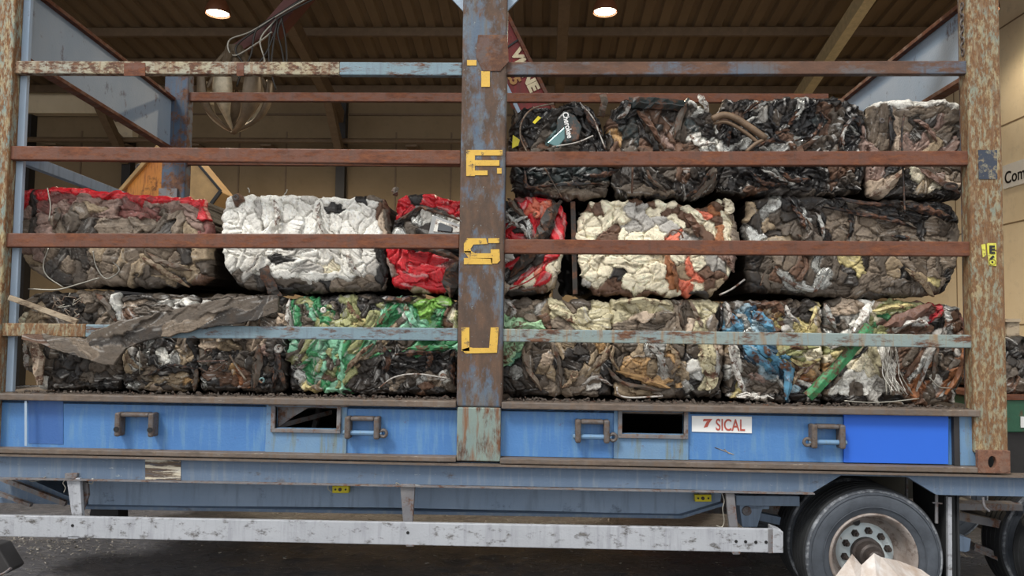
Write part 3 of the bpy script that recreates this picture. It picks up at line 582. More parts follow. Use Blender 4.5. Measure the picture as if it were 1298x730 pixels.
# lashing brackets
def lash(x0, x1, y0, y1, pin, knob=1):
    A = at(x0, y0, -.03); B = at(x1, y1, -.03); w_ = .034
    b = MB().box(A.x, A.x+w_, -.075, 0, B.z, A.z).box(B.x-w_, B.x, -.075, 0, B.z, A.z).box(A.x+w_, B.x-w_, -.07, 0, A.z-.026, A.z)
    o = b.build('lashing_bracket', M_lash, CT, bevel=.010)
    if not pin:
        for x in (A.x+w_/2, B.x-w_/2):
            MB().lathe([(0, .001), (0, .016), (.006, .016)], (x, -.080, B.z+.045), 16).build('eye_hole', M_black, o)
    else:
        zc = B.z+.035
        MB().tube([(A.x-.012, -.045, zc), (B.x+.012, -.045, zc)], .015, 10).build('pin', M_bluelt if knob else M_lash, o)
        s = B.x+.022 if knob == 1 else A.x-.02
        MB().ring((s, -.05, zc), .02, .010).build('shackle', M_lash, o)
lash(150, 198, 522, 553, 0); lash(439, 482, 527, 556, 1, 1); lash(729, 772, 531, 561, 1, 1); lash(1026, 1069, 537, 568, 1, -1)
# post marks
MB().pxprism([(1240, 190), (1264, 190), (1264, 227), (1241, 227)], -.054, .003).build('navy_patch', M_navy, pR)
yk = MB().pxprism([(1251, 308), (1263, 308), (1263, 337), (1254, 337), (1252, 322)], -.054, .003).pxprism([(1244, 310), (1249, 309), (1250, 324), (1246, 326)], -.054, .003).build('yellow_sticker', M_ysticker, pR)
text('lettering', 'E', .045, M_black, yk, at(1254, 321, -.056), (1, 0, 0), (0, 0, 1), bold=.003); text('lettering', '6', .05, M_black, yk, at(1254, 335, -.056), (1, 0, 0), (0, 0, 1), bold=.003)
for a, b in (((30, 565), (33, 508)),): MB().pxprism([(31, 508), (34, 508), (34, 565), (31, 565)], -.058, .002).build('chalk_line', M_gusset, CT)

# ------------------------------------------------------------------ trailer
TR = empty('semi_trailer', (0, 1.2, GZ), 'slate blue trailer chassis with aluminium side guard under the cage', 'trailer')
Yc = -.03
b = MB().pxprism([(-40, 575), (30, 574.5), (640, 587), (1066, 601), (1150, 603), (1345, 603), (1345, 630), (1222, 628), (1187, 627), (1150, 604.5), (1066, 602.5), (1030, 624), (1000, 623.5), (800, 618.7), (400, 612), (30, 605), (-40, 604)], Yc, .06)
bm_ = b.build('chassis_beam', M_chassis, TR)
MB().bar(at(-40, 574.5, Yc), at(1345, 603.6, Yc), .09, .012).build('beam_lip', M_sill, TR)
MB().bar(at(-40, 604.5, Yc), at(1030, 624.5, Yc), .075, .006).build('beam_lip', M_steel, TR)
Yi = .22
MB().pxprism([(112, 606), (600, 606), (915, 622), (913, 637), (862, 652), (700, 648), (500, 643.5), (112, 640)], Yi, .05).build('inner_beam', M_chassis2, TR)
MB().bar(at(112, 641, Yi), at(862, 653, Yi), .10, .018).bar(at(862, 653, Yi), at(914, 637, Yi), .10, .018).build('beam_lip', M_chassis, TR)
MB().pxprism([(-40, 600), (30, 604), (112, 640), (112, 640.5), (-40, 636)], Yi+.05, .4).build('front_brace', M_chassis, TR)
MB().bar(at(2, 606, Yi), at(84, 638, Yi), .03, .03).bar(at(-10, 622, Yi), at(40, 640, Yi), .03, .02).box(-3.6, 3.0, 1.9, 2.0, at(400, 640, 1.9).z, .9).build('front_brace', M_steel, TR)
MB().pxprism([(184, 580), (229, 581), (229, 608.5), (184, 607.5)], Yc-.004, .003).build('worn_sticker', M_stripes, TR)
for i in range(7):
    x = -3.2+i*.95; MB().box(x, x+.08, 0.05, 2.3, .80, .92).build('cross_member', M_dark, TR)
# side guard
Yg = -.10
gz = MB().add([tuple(at(x, y, Yg)+Vector((0, t, 0))) for t in (0, .03) for x, y in ((-40, 652.5), (990, 671), (990, 701), (-40, 679))], [(0, 1, 2, 3), (7, 6, 5, 4), (0, 4, 5, 1), (1, 5, 6, 2), (2, 6, 7, 3), (3, 7, 4, 0)])
sgd = gz.build('side_guard', M_alu, TR, bevel=.004)
MB().pxprism([(974, 671), (982, 671), (982, 701), (974, 701)], Yg-.005, .005).build('end_cap', M_steel, sgd)
MB().pxprism([(980, 669), (993, 674), (993, 701), (980, 701)], Yg-.012, .10).build('end_cap', M_alu, sgd, bevel=.004)
for x, y in ((92, 666), (517, 675), (933, 686), (945, 686.5), (958, 687), (971, 687)):
    c = at(x, y, Yg); MB().lathe([(0, .0005), (0, .009), (.005, .009)], (c.x, c.y-.003, c.z), 12).build('bolt_hole', M_black, sgd)
# guard brackets
def brk(pts, Y, m, t=.03): return MB().pxprism(pts, Y, t).build('guard_bracket', m, TR, bevel=.003)
brk([(84, 606), (101, 606), (104, 655), (91, 655)], -.05, M_alu); brk([(101, 608), (111, 612), (112, 628), (106, 645), (103, 655)], .0, M_steel, .02)
brk([(82, 600), (98, 600), (96, 608), (82, 608)], -.05, M_steel)
brk([(507, 614), (526, 614), (523, 663), (511, 663)], -.05, M_steel); brk([(920, 625), (931, 625), (936, 672), (925, 672)], -.05, M_steel)
brk([(85, 679), (103, 679), (98, 683), (86, 683)], -.1, M_alu, .05); brk([(514, 690), (526, 690), (524, 693), (515, 693)], -.1, M_steel, .05); brk([(928, 699), (939, 699), (938, 703), (929, 703)], -.1, M_steel, .05)
for pts in ([(84, 607), (80, 612), (83, 618), (81, 624)], [(112, 610), (118, 607), (117, 613), (112, 612)], [(36, 606), (40, 610), (52, 608), (58, 604)], [(507, 614), (502, 612), (504, 618)], [(526, 615), (534, 616), (533, 619)], [(915, 625), (918, 635), (916, 645), (918, 660), (915, 668), (908, 666)]):
    MB().tube(pxs(pts, -.04, 4), .003, 5).build('wire', M_wire, TR)
for x in (431, 891):
    y = 621 if x < 600 else 632
    m = MB().pxprism(R4(x-10, y-5, x+11, y+4), .17, .04).build('marker_lamp', M_yellow, TR, bevel=.004)
    for dx in (-6, 0, 7):
        c = at(x+dx, y-.5, .168); MB().lathe([(0, .0005), (0, .006 if dx else .011), (.004, .006 if dx else .011)], (c.x, c.y-.002, c.z), 12).build('screw', M_hub if not dx else M_black, m)
    MB().pxprism(R4(x-5, y-10, x+10, y-5), .18, .03).build('lamp_bracket', M_steel, TR)
MB().tube(pxs([(421, 624), (416, 620), (417, 614), (424, 611)], .17, 4), .003, 5).build('wire', M_wire, TR)
# suspension
brk([(937, 640), (968, 640), (960, 668), (941, 668)], .3, M_chassis2, .12)
c = at(947, 648, .29); MB().lathe([(0, .001), (0, .028), (.02, .034), (.03, .034)], (c.x, c.y, c.z), 20).build('pivot_bolt', M_steel, TR)
MB().bar(at(931, 632, .3), at(1010, 633, .3), .1, .06).bar(at(938, 640, .35), at(972, 641, .35), .1, .02).bar(at(955, 652, .5), at(1000, 662, .5), .06, .05).build('suspension_arm', M_chassis2, TR)
MB().bar(at(1208, 640, .35), at(1290, 641, .35), .1, .04).bar(at(1208, 652, .4), at(1268, 664, .4), .05, .05).bar(at(1232, 690, .45), at(1278, 708, .45), .06, .03).bar(at(1232, 694, .42), at(1274, 712, .42), .06, .02).build('suspension_arm', M_steel, TR)
brk([(1207, 676), (1231, 683), (1229, 698), (1224, 700), (1207, 697)], .3, M_chassis2, .15); brk([(1207, 643), (1216, 643), (1217, 658), (1207, 660)], .35, M_steel, .05)
MB().tube(pxs([(1246, 630), (1248, 642), (1254, 648)], -.02, 4), .007, 6).build('valve_stem', M_steel, TR)
MB().tube(pxs([(1187, 627), (1187, 663)], .05, 2), .009, 6).bar(at(1182, 637, .05), at(1194, 638, .05), .01, .008).build('rod', M_steel, TR)
# mudflap
fp = MB(); a = at(1191, 640, .12)
for k in range(5):
    x = a.x+k*.018; fp.box(x, x+.014, .06+.012*(k % 2), .45, .16+GZ, .80)
fp.build('mudflap', M_tread, TR, bevel=.003)
MB().pxprism([(1201.5, 630), (1206.5, 630), (1207, 735), (1202, 735)], .04, .02).build('mudflap_edge', M_alu, TR)
MB().box(at(1045, 600, .75).x, at(1185, 600, .75).x, .75, .8, .6, .92).build('wheel_arch_plate', plain('arch_olive_dirt', (58, 54, 44), .8), TR)
MB().bar(at(1149, 603, .3), at(1149, 640, .3), .012, .02).build('arch_stay', M_steel, TR)
# wheels
def wheel(cx, cz, y0, face=True, wdt=.25):
    R = R_T; whl = MB()
    s = R/.415
    prof = [(.03, .245), (.012, .27), (.0, .31), (-.004, .35), (.006, .385), (.02, .402)]
    prof = [(y, r*s) for y, r in prof]
    side = MB().lathe(prof, (cx, y0, cz), 96)
    rim = MB().lathe([(.018, .262), (.006, .258), (.006, .250), (.03, .235), (.05, .222), (.10, .215), (.14, .19), (.142, .172), (.20, .17), (.22, .21), (wdt, .25)], (cx, y0, cz), 64)
    r = rim.build('wheel_rim', M_rim, TR, smooth=True)
    tr = [(.02, .402), (.03, .412)]; y = .03
    for k in range(4):
        y += .034; tr += [(y, .415), (y+.002, .403), (y+.008, .403), (y+.010, .415)]; y += .010
    tr += [(wdt-.03, .413), (wdt-.01, .40), (wdt, .36), (wdt-.01, .28), (wdt-.02, .25)]
    MB().lathe(tr, (cx, y0, cz), 96).build('tyre_tread', M_tread, r)
    side.build('tyre_sidewall', M_tyre, r, smooth=True)
    MB().lathe([(.0005, .386), (-.002, .392), (.010, .4035), (.012, .402)], (cx, y0+.004, cz), 96).build('scuffed_shoulder', M_scuff, r, smooth=True)
    for rr in (.30, .355, .375): MB().ring((cx, y0-.001, cz), rr, .0022, n=96, m=6).build('tyre_rib', M_tyre, r, smooth=True)
    if face:
        d = MB(); nh = 8; yy = .125
        # disc with hand holes modelled as dark cups
        d.lathe([(.0, .0005), (.0, .15), (.010, .165), (.03, .19)], (cx, y0+yy, cz), 48).build('wheel_disc', M_disc, r, smooth=True)
        for k in (2, 6):
            a = 2*math.pi*(k+.35)/nh
            MB().lathe([(-.004, .0005), (-.004, .021), (.02, .021)], (cx+.185*math.cos(a), y0+yy+.008, cz+.185*math.sin(a)), 16).build('hand_hole', M_black, r)
        MB().lathe([(-.150, .0005), (-.150, .036), (-.142, .046), (-.10, .048), (-.10, .062), (-.09, .074), (-.035, .078), (-.03, .092), (0, .094)], (cx, y0+yy, cz), 32).build('hub', M_hub, r, smooth=False)
        for k in range(10):
            a = 2*math.pi*k/10+.2; cxx, czz = cx+.132*math.cos(a), cz+.132*math.sin(a)
            MB().lathe([(-.046, .0005), (-.046, .008), (-.028, .009), (-.028, .0175), (-.005, .0185), (-.005, .023), (0, .023)], (cxx, y0+yy, czz), 6).build('lug_nut', M_hub, r)
    return r
wheel(wc.x, wc.z, 0.0); wheel(wc.x, wc.z, .33, False)
wx2 = at(1273, 700, .3).x+R_T; wheel(wx2, wc.z, .0); wheel(wx2, wc.z, .33, False)
for x in (wc.x, wx2): MB().tube([(x, .12, wc.z), (x, 2.1, wc.z)], .06, 16).build('axle', M_dark, TR)
for x in (wc.x, wx2): wheel(x, wc.z, 1.85, False)
MB().pxprism([(116, 640), (126, 638), (150, 646), (150, 662), (112, 662)], .4, .12).build('cable_bracket', M_dark, TR)

# ------------------------------------------------------------------ the bales
YB = .16
def bale(name, label, top, bot, seeds, mat=None, **k):
    Y0 = k.pop('Y0', YB); r = empty('crushed_car_bale', Vector((0, 0, 0)), label, 'bale', 'crushed car bales in the cage')
    c = at(sum(p[0] for p in bot)/len(bot), bot[0][1], Y0); r.location = (c.x, Y0+.9, c.z)
    crumple('crushed_body', top, bot, seeds, Y0, k.pop('depth', 1.9), mat or M_scrap, r, **k); return r
def S(r, name, pts, w_, key, Y=None, th=.006, curl=0, g=None):
    strip(name, pts, w_, YB-.032 if Y is None else Y+.012, flat(key), r, th, curl=curl*.7)
FL = {}
def flat(key):
    if key not in FL:
        c = PAL[key]; s = [int(255*(v*12.92 if v <= .0031308 else 1.055*v**(1/2.4)-.055)) for v in c]
        FL[key] = painted('scrap_'+{'k': 'black', 'd': 'dark', 'G': 'grey_brown', 's': 'silver', 'w': 'white', 'r': 'red', 'n': 'green', 't': 'tan', 'g': 'taupe', 'z': 'gloss_black', 'W': 'cream', 'y': 'olive', 'a': 'maroon', 'b': 'brown', 'q': 'dark_teal', 'I': 'ivory', 'e': 'pale_grey', 'o': 'orange_rust', 'u': 'sand', 'B': 'steel_blue', 'M': 'pale_green', 'm': 'mint', 'j': 'straw', 'p': 'dusty_pink', 'x': 'coral', 'f': 'crimson', 'T': 'teal', 'v': 'beige', 'l': 'lime', 'R': 'dull_red'}[key], s, [v*.85 for v in s], None, rust=.40, sc=10, rs=16, seed=ord(key), rough=.3 if key in 'zskqT' else .5, chip=[min(255, v*1.35+25) for v in s])
    return FL[key]
def W(r, pts, rad=.004, m=None, Y=None, name='wire'): MB().tube(pxs(pts, YB-.07 if Y is None else Y, 5), rad, 6).build(name, m or M_wire, r, smooth=True)

# middle row -----------------------------------------------------------------
b = bale('M0', 'red topped grey-brown crushed bale at the far left of the middle row', [(24, 238), (60, 236), (100, 237), (160, 244), (210, 247), (250, 250), (264, 268)], [(30, 338), (60, 358), (80, 366), (130, 362), (190, 365), (255, 363), (266, 360)],
 '29 255 r,33 268 p,31 285 g,43 262 k 90 4,44 285 d 90 3,52 243 r 90,51 262 R,50 278 p,57 290 p,75 239 r 0 4,100 240 r 3 5,125 242 r 3 5,150 246 r 5 4,172 249 r,192 249 r,210 251 r,232 250 r 20 2,247 258 r 50 2,256 268 r 60 2,75 251 R 0 4,110 253 p 0 5,140 256 p 5 4,165 260 R,190 259 p,215 262 p,240 266 p 30 2,75 265 p,70 282 g,90 275 G,105 268 g,118 262 t 20 2,108 284 d -60 2,135 272 p 0 4,165 272 R 0 5,150 284 g 0 3,180 283 g 0 3,192 266 R 40 2,203 278 G -55 3,215 270 g,213 286 d -50 3,226 280 g 80 2,240 274 p 35 4,250 285 p 35 3,262 288 R,238 290 t,28 318 p 30 2,36 332 t 30,48 322 p,46 345 g 40 3,62 322 g,70 335 d -70 2,85 340 g,78 352 d,97 345 G,108 330 d 60 2,122 323 t,116 340 g,132 341 g,140 325 g,150 332 t,143 352 g 0 2,160 345 g,168 325 g,172 342 t -60 2,178 356 G,188 332 t 35 5,205 345 g 35 5,215 355 t 35 4,200 322 g,216 330 g 0 2,235 328 d 90 1.5,248 325 t,228 345 t 10 3,245 345 t,256 340 G,252 356 b,195 360 G,182 350 G -50 3,225 362 d',
 left=[(24, 238), (23, 280), (22, 318), (30, 338)], right=[(264, 268), (268, 290), (268, 330), (266, 360)], seed=11, fold=.5, scr=.25, split=0, relief=.5)
W(b, [(62, 314), (55, 335), (60, 350), (80, 364)]); W(b, [(118, 318), (121, 335), (128, 348), (136, 353), (148, 347), (151, 340), (143, 332)]); W(b, [(36, 366), (72, 367), (100, 360), (126, 352)], .005)
W(b, [(60, 238), (64, 260), (62, 280)], .004); S(b, 'bent_strip', [(177, 325), (205, 342), (238, 364)], 8, 't', curl=.5); S(b, 'bent_strip', [(183, 320), (210, 334), (240, 342)], 7, 'g', curl=.4)
S(b, 'bent_strip', [(108, 318), (114, 328), (120, 342)], 6, 'G', curl=.4); S(b, 'torn_flap', [(64, 290), (72, 270), (68, 262)], 9, 'G', curl=.3)
b = bale('M1', 'white crushed bale with dark underside left of the centre post', [(284, 243), (330, 246), (380, 246), (430, 250), (470, 245), (490, 250)], [(300, 366), (340, 370), (400, 372), (440, 370), (488, 372)],
 '287 255 w,300 249 b,290 275 w,284 290 w,305 268 w,315 255 w 80 2,320 280 w,328 262 e 75 3,335 248 w,340 275 w 75 4,345 285 w -70 4,350 258 w 70 3,365 270 w,375 250 w -40 2,385 262 w,370 285 w 0 2,395 280 w,388 248 e 20 2,402 268 w 80 5,410 280 w 75 5,415 255 w 60 2,428 250 w,422 262 k,431 264 k,440 256 w,425 280 w,435 272 w,440 290 w 80 2,450 275 w 80 3,455 250 k 30 3,448 262 w,462 264 w 45 2,465 280 w -60 3,475 256 w,478 250 G,480 262 b 85 3,484 278 v 85 3,475 290 w,490 255 b,492 280 G 85 5,497 265 G 88 5,282 320 w,295 318 w 20 2,292 335 w,305 330 w -60 3,312 340 w -45 3,325 320 w 0 3,328 335 w,355 328 k,358 338 w 0 4,350 320 w 0 5,385 322 w 0 5,390 340 e 0 5,350 348 w 0 5,400 348 w 0 3,412 325 w 70 2,420 338 W,415 352 w -30 2,430 330 w 65 4,440 340 w 60 4,450 325 w 65 3,458 342 w,465 328 w,472 340 e,470 352 g,440 352 w,310 350 e,300 352 G,298 362 d,315 360 G,330 362 d,360 358 G 0 6,385 362 d 0 5,350 366 k 0 6,405 362 G -40,412 358 k,425 362 g,440 356 g 0 2,447 366 G,462 358 g,470 365 G,482 350 k 90 3,486 330 k 85 3,490 366 G',
 left=[(284, 243), (277, 270), (278, 315), (284, 340), (300, 366)], right=[(490, 250), (496, 280), (490, 320), (492, 345), (488, 372)], seed=12, mat=M_pale, fold=.38, ragged=2.2, scr=.05, grime=.16, relief=.4, split=0)
S(b, 'hanging_strip', [(332, 338), (340, 356), (350, 378)], 14, 'd', th=.004); MB().ring(at(299, 250, YB-.03), .014, .008).build('washer', M_lash, b)
for p in ([(316, 244), (314, 238)], [(360, 247), (364, 240)]): W(b, [p[0], ((p[0][0]+p[1][0])/2+1, (p[0][1]+p[1][1])/2), p[1]], .004, Y=YB)
S(b, 'torn_flap', [(345, 252), (352, 272), (347, 290)], 7, 'w', curl=.6); S(b, 'torn_flap', [(404, 255), (402, 275), (410, 296)], 6, 'w', curl=.6); S(b, 'torn_flap', [(437, 318), (445, 335), (455, 350)], 7, 'w', curl=.6); S(b, 'torn_flap', [(330, 318), (322, 332), (310, 345)], 5, 'w', curl=.5)
b = bale('M2', 'bright red crushed bale with squashed headlamp straddling the centre post', [(500, 247), (540, 243), (580, 252), (640, 250), (672, 247), (700, 250), (714, 256)], [(494, 366), (530, 372), (570, 374), (640, 374), (690, 374), (706, 368)],
 '505 255 r,517 268 r -30 2,505 270 r,528 247 k 90 2,545 247 r 0 3,540 258 r,562 252 r,575 262 r,582 270 r,566 266 r 20 2,545 265 d 20 4,515 276 d -30 4,500 285 z,505 296 s,528 280 s -50 2,520 290 G,535 275 w -40 2,533 292 d 0 3,560 282 s,575 290 w,572 280 w,500 325 r,495 315 r 80 2,510 322 r 80 3,530 325 r 5 4,560 328 r 5 4,545 316 d 10 7,575 322 k 15 3,540 340 r 5 4,520 350 r 15 4,555 350 r,575 330 R,495 340 p 80 3,503 358 r,515 362 r 15 3,560 360 r 10 4,540 362 r 10 5,578 355 G -70 4,582 366 d -70 3,512 368 v,530 370 t,500 368 b,610 260 r,610 300 R,610 340 r,640 258 z 45 3,648 268 s -30 3,655 262 d 45 5,645 282 s -35 4,660 278 z 45 3,667 285 s 70 4,655 292 d 0 3,648 272 z,660 250 R 40 2,672 250 r,688 250 r 10 3,665 258 r,680 258 x 80 2,676 266 x,694 258 x,690 268 x 80 2,676 278 r 85 4,683 284 r 85 4,702 262 d -55 4,695 282 d -60 5,688 298 d -50 4,712 262 r 88 3,716 280 r 88 5,707 290 r 80 3,652 296 r 20 4,644 290 r,638 296 R,643 324 w,655 322 k 0 2,652 335 r -25 4,668 325 k,672 332 d -35 5,655 350 d -35 5,640 345 k,685 325 d -40 4,700 325 r,695 335 r -50 3,683 345 x -50 3,672 354 W -35 2,655 358 r -30 4,665 352 r -35 5,640 366 v,650 364 v,688 355 r -40 4,700 342 W 70 2,708 335 W 85 3,708 350 t,698 358 t -50 2,690 366 b,672 366 b -20 4,702 368 t,660 372 d 0 4',
 left=[(500, 247), (500, 280), (487, 315), (490, 345), (494, 366)], right=[(714, 256), (720, 280), (716, 310), (712, 335), (706, 368)], seed=13, mat=M_clean, fold=.6, amp=.9, split=0, scr=.35, grime=.15, relief=.5)
hl = MB().pxprism([(548, 272), (586, 286), (586, 298), (543, 297)], YB-.075, .05).build('headlamp_housing', plain('headlamp_silver', (170, 170, 168), .3, .5), b, bevel=.006)
MB().pxprism([(553, 277), (584, 289), (584, 295), (549, 294)], YB-.082, .01).build('headlamp_bezel', flat('w'), hl, bevel=.004)
MB().pxprism([(556, 281), (574, 288), (573, 295), (554, 293)], YB-.09, .02).build('headlamp_lens', plain('headlamp_glass_grey', (96, 98, 100), .12, .7), hl, bevel=.006)
S(b, 'bumper_strip', [(502, 281), (520, 270), (535, 263), (560, 270), (586, 280)], 5, 'd', Y=YB-.07, curl=.6); S(b, 'bumper_strip', [(505, 312), (545, 316), (586, 330)], 10, 'd', Y=YB-.06, curl=.5)
S(b, 'wing_panel', [(711, 253), (697, 272), (685, 298), (668, 325), (646, 350)], 18, 'd', Y=YB-.055, curl=.5); S(b, 'trim_strip', [(644, 250), (652, 262), (668, 278)], 9, 'G', Y=YB-.06, curl=.5)
S(b, 'reflector', [(640, 268), (648, 280), (660, 288)], 7, 's', Y=YB-.07, curl=.4); S(b, 'chrome_trim', [(659, 283), (664, 290), (669, 302)], 6, 's', Y=YB-.07, curl=.4); S(b, 'chrome_trim', [(640, 290), (655, 280), (668, 273)], 5, 's', Y=YB-.075, curl=.4)
S(b, 'torn_flap', [(582, 330), (572, 350), (570, 376)], 20, 'd', Y=YB-.06, th=.01, curl=.4)
MB().ring(at(680, 272, YB-.03), .014, .012).build('tail_lamp', flat('x'), b, smooth=True)
W(b, [(646, 366), (668, 357), (690, 342)], .005, flat('r'))
S(b, 'prop_bar', [(502, 248), (500, 242), (504, 236)], 8, 'G', Y=YB)
b = bale('M3', 'cream and rust crushed bale right of the red one', [(742, 252), (760, 253), (800, 252), (850, 252), (890, 262), (920, 250), (932, 268)], [(738, 360), (755, 374), (800, 376), (850, 376), (905, 375), (922, 362)],
 '740 262 b,750 256 W,757 262 b,768 257 W,776 252 W,785 266 W -50 3,738 275 W,732 285 W 90 2,750 290 W,770 278 W -50 2,778 290 b,773 300 b,790 260 W,792 278 W,808 254 b 0 3,825 257 b,838 257 W,850 255 W,800 268 e,815 262 e,800 285 e 0 2,818 280 e,828 268 W,838 280 e 20 3,850 290 e,845 268 b,856 268 b,862 262 b,858 280 W 40 2,866 265 W 10 3,885 270 W 10 3,892 269 x 10 2,870 280 b 55 3,878 290 g,893 292 b 65 3,882 278 W 15 3,902 285 W 80,908 278 b,913 290 o 80 3,920 275 W 50 3,923 292 W 80 2,933 282 g 80 2,933 296 g,928 262 b,918 252 W,926 256 b,855 300 x,872 302 e,830 300 W,800 300 W 0 3,788 300 W,890 262 b,905 265 o 20 2,910 262 b,735 300 W,740 326 W 0 2,752 332 W,738 342 W -40 2,748 350 W,768 342 W,760 358 W,742 360 e,780 332 W 5 4,815 330 W 0 4,795 340 W 0 3,785 348 k,795 355 W,815 350 W,835 345 W,835 362 W,808 366 W,782 360 b -20 2,772 366 b,750 370 b,785 374 b 0 5,820 373 b 0 4,850 340 o 75 5,855 360 o 70 3,860 328 W,865 345 t 70 3,873 340 x 60 2,882 350 x,868 362 x,875 368 x,860 372 W,885 335 W 0 2,885 362 W 30 2,903 335 e,912 338 e,920 330 p 60 3,930 335 p 60 3,926 345 W 60 3,908 350 b,900 362 b,915 358 t,925 355 b,888 372 d 20 3,905 372 t,895 345 b',
 left=[(742, 252), (730, 290), (731, 330), (738, 360)], right=[(932, 268), (937, 290), (934, 335), (922, 362)], seed=14, mat=M_pale, fold=.32, ragged=3.5, scr=.05, grime=.22, split=0, relief=.5)
W(b, [(912, 374), (928, 366), (944, 354)], .006, flat('e')); S(b, 'torn_flap', [(848, 325), (856, 345), (860, 370)], 6, 'o', curl=.5); S(b, 'torn_flap', [(920, 250), (925, 262), (922, 272)], 12, 'W', curl=.6, Y=YB-.03); S(b, 'torn_flap', [(868, 268), (880, 282), (886, 300)], 10, 'b', curl=.5)
S(b, 'torn_flap', [(916, 322), (926, 335), (932, 345)], 6, 'p', curl=.6); W(b, [(846, 300), (852, 292), (862, 294), (866, 302)], .006, flat('b'))
b = bale('M4', 'dark grey-brown wide crushed bale at the right end of the middle row', [(948, 250), (990, 246), (1040, 248), (1090, 254), (1150, 252), (1216, 256)], [(950, 374), (1000, 372), (1050, 378), (1110, 378), (1180, 376), (1204, 372)],
 '955 262 t,965 255 k,962 280 d 90 3,970 270 s -60 2,978 262 s,975 285 t,985 275 G,960 298 s 0 2,980 296 d,1000 272 d,1005 262 k,995 288 G,990 303 t 0 4,1010 295 G,1012 262 z 65 4,1020 275 s 65 3,1028 290 G 65 4,1022 300 G 60 3,1035 285 d 60 3,1040 270 k 65 3,1043 290 z 75 4,1048 268 G 0 3,1060 272 g,1058 285 g,1070 283 g 0 1.5,1065 295 g,1077 280 k 90 4,1082 288 g 90 4,1086 270 G 0 4,1100 282 g 0 3,1095 298 g 0 3,1115 290 g,1130 300 G 10 3,1125 283 G 8 5,1150 290 g 8 3,1155 303 g 0 3,1170 290 k 90 2,1185 287 g 10 2,1200 290 G,1190 300 g 0 3,1212 295 G,1100 266 z 12 6,1130 272 z 12 6,1160 275 z 15 3,1190 268 z 15 5,1180 258 z 10 5,1210 270 z,1120 258 k 10 4,1060 256 k,1085 258 G,1030 254 k,1150 262 G,955 335 k,958 350 d,963 365 k,972 335 G,970 352 G 70 2,985 350 b -20,990 330 g,1002 335 g,985 362 G 40 3,998 352 s 35 3,1008 362 s 15 2,1025 365 s 0 2,1010 340 b,1020 345 b,1028 350 G 90 2,1035 338 s -60 3,1045 350 s -60 2,1048 335 G,1000 370 d 20 4,1040 370 G 0 3,1058 340 G 80 3,1068 350 G,1066 365 G 0 2,1075 355 d,1082 332 j,1078 344 k,1090 342 j,1100 333 d 60 3,1108 340 g,1102 352 g -40 2,1095 365 g -30 2,1110 362 g,1122 335 G 90 3,1132 335 t,1135 345 t 0 2,1128 358 g,1140 358 G,1148 345 k,1130 370 G,1146 370 G,1155 340 g 45 4,1168 352 t 45 5,1180 366 g 45 3,1172 334 g,1163 368 G,1150 368 G,1180 335 g 0 2,1188 345 g 60 2,1186 360 j,1196 365 g,1195 340 G 90 2,1204 335 g,1208 350 k,1200 368 k,1120 375 d 0 4',
 left=[(948, 250), (944, 290), (946, 340), (950, 374)], right=[(1216, 256), (1222, 290), (1216, 330), (1204, 372)], seed=15, fold=.45, scr=.3, split=0, relief=.5)
S(b, 'glossy_strip', [(1046, 262), (1090, 270), (1130, 278), (1165, 290)], 6, 'z', curl=.6); S(b, 'glossy_strip', [(1145, 256), (1175, 266), (1210, 276)], 12, 'z', curl=.6, Y=YB-.08); S(b, 'glossy_strip', [(1060, 250), (1100, 258), (1140, 258)], 6, 'z', curl=.5); S(b, 'bent_strip', [(1005, 258), (1016, 276), (1022, 290)], 7, 'z', curl=.5)
S(b, 'bent_strip', [(1036, 268), (1042, 285), (1046, 302)], 5, 's', curl=.5); S(b, 'bent_strip', [(1150, 340), (1168, 356), (1186, 376)], 8, 't', curl=.5); S(b, 'bent_strip', [(982, 338), (1000, 356), (1030, 368), (1046, 350)], 6, 's', curl=.5)
W(b, [(964, 362), (970, 345), (982, 332)], .006, flat('g')); S(b, 'window_frame_rail', [(1080, 277), (1079, 300)], 5, 'k'); S(b, 'door_handle', [(1133, 298), (1145, 301), (1157, 302)], 6, 'k', Y=YB-.05, curl=.4)
S(b, 'bent_strip', [(1012, 296), (1022, 302), (1030, 290), (1024, 276)], 4, 'G', curl=.5)

# top row --------------------------------------------------------------------
b = bale('T1', 'black crushed bale with silver Cherokee lettering at the left of the top row', [(646, 142), (662, 136), (690, 132), (735, 128), (752, 134), (766, 160)], [(646, 246), (680, 250), (720, 251), (772, 250)],
 '648 150 d,652 165 k,648 195 G,665 150 z,678 138 z 0 2,695 135 z 0 3,688 150 k -30 2,702 145 d -40 4,692 160 d -40 5,675 165 z,668 180 k,680 178 G -45 3,715 145 d -30 2,705 170 T -40 3,718 172 q,712 158 q,725 155 q,732 170 d,735 140 z 20 3,745 150 z 70 3,740 165 z 60 3,750 175 z,758 165 z 75 4,762 185 z 80 3,735 180 G 0 3,715 187 G 0 4,690 188 b,750 188 k,664 192 b,655 215 k,663 225 z,672 218 q 10 2,690 215 z 0 3,705 218 q 20 3,735 216 q,755 216 q -20 2,725 226 z,700 228 q 0 5,765 225 q,680 235 d 0 5,730 236 G 0 6,770 232 G 0 3,700 243 g 0 6,735 246 g 0 5,665 243 k,655 240 k,762 242 G 0 4,675 248 k 0 5',
 left=[(646, 142), (645, 190), (648, 246)], right=[(766, 160), (772, 190), (776, 220), (772, 250)], seed=16, fold=1.1, ragged=3, mat=M_clean, scr=.7)
o_ = at(713, 143, YB-.075); text('lettering', 'Cherokee', .036, M_white, b, o_, at(720, 178, YB-.075)-o_, Vector((.95, 0, .12)), bold=.001, sx=.80, thick=.002)
MB().pxprism([(706, 150), (716, 139), (729, 146), (738, 160), (733, 178), (716, 182), (705, 176)], YB-.068, .03).build('door_panel', flat('q'), b, bevel=.012)
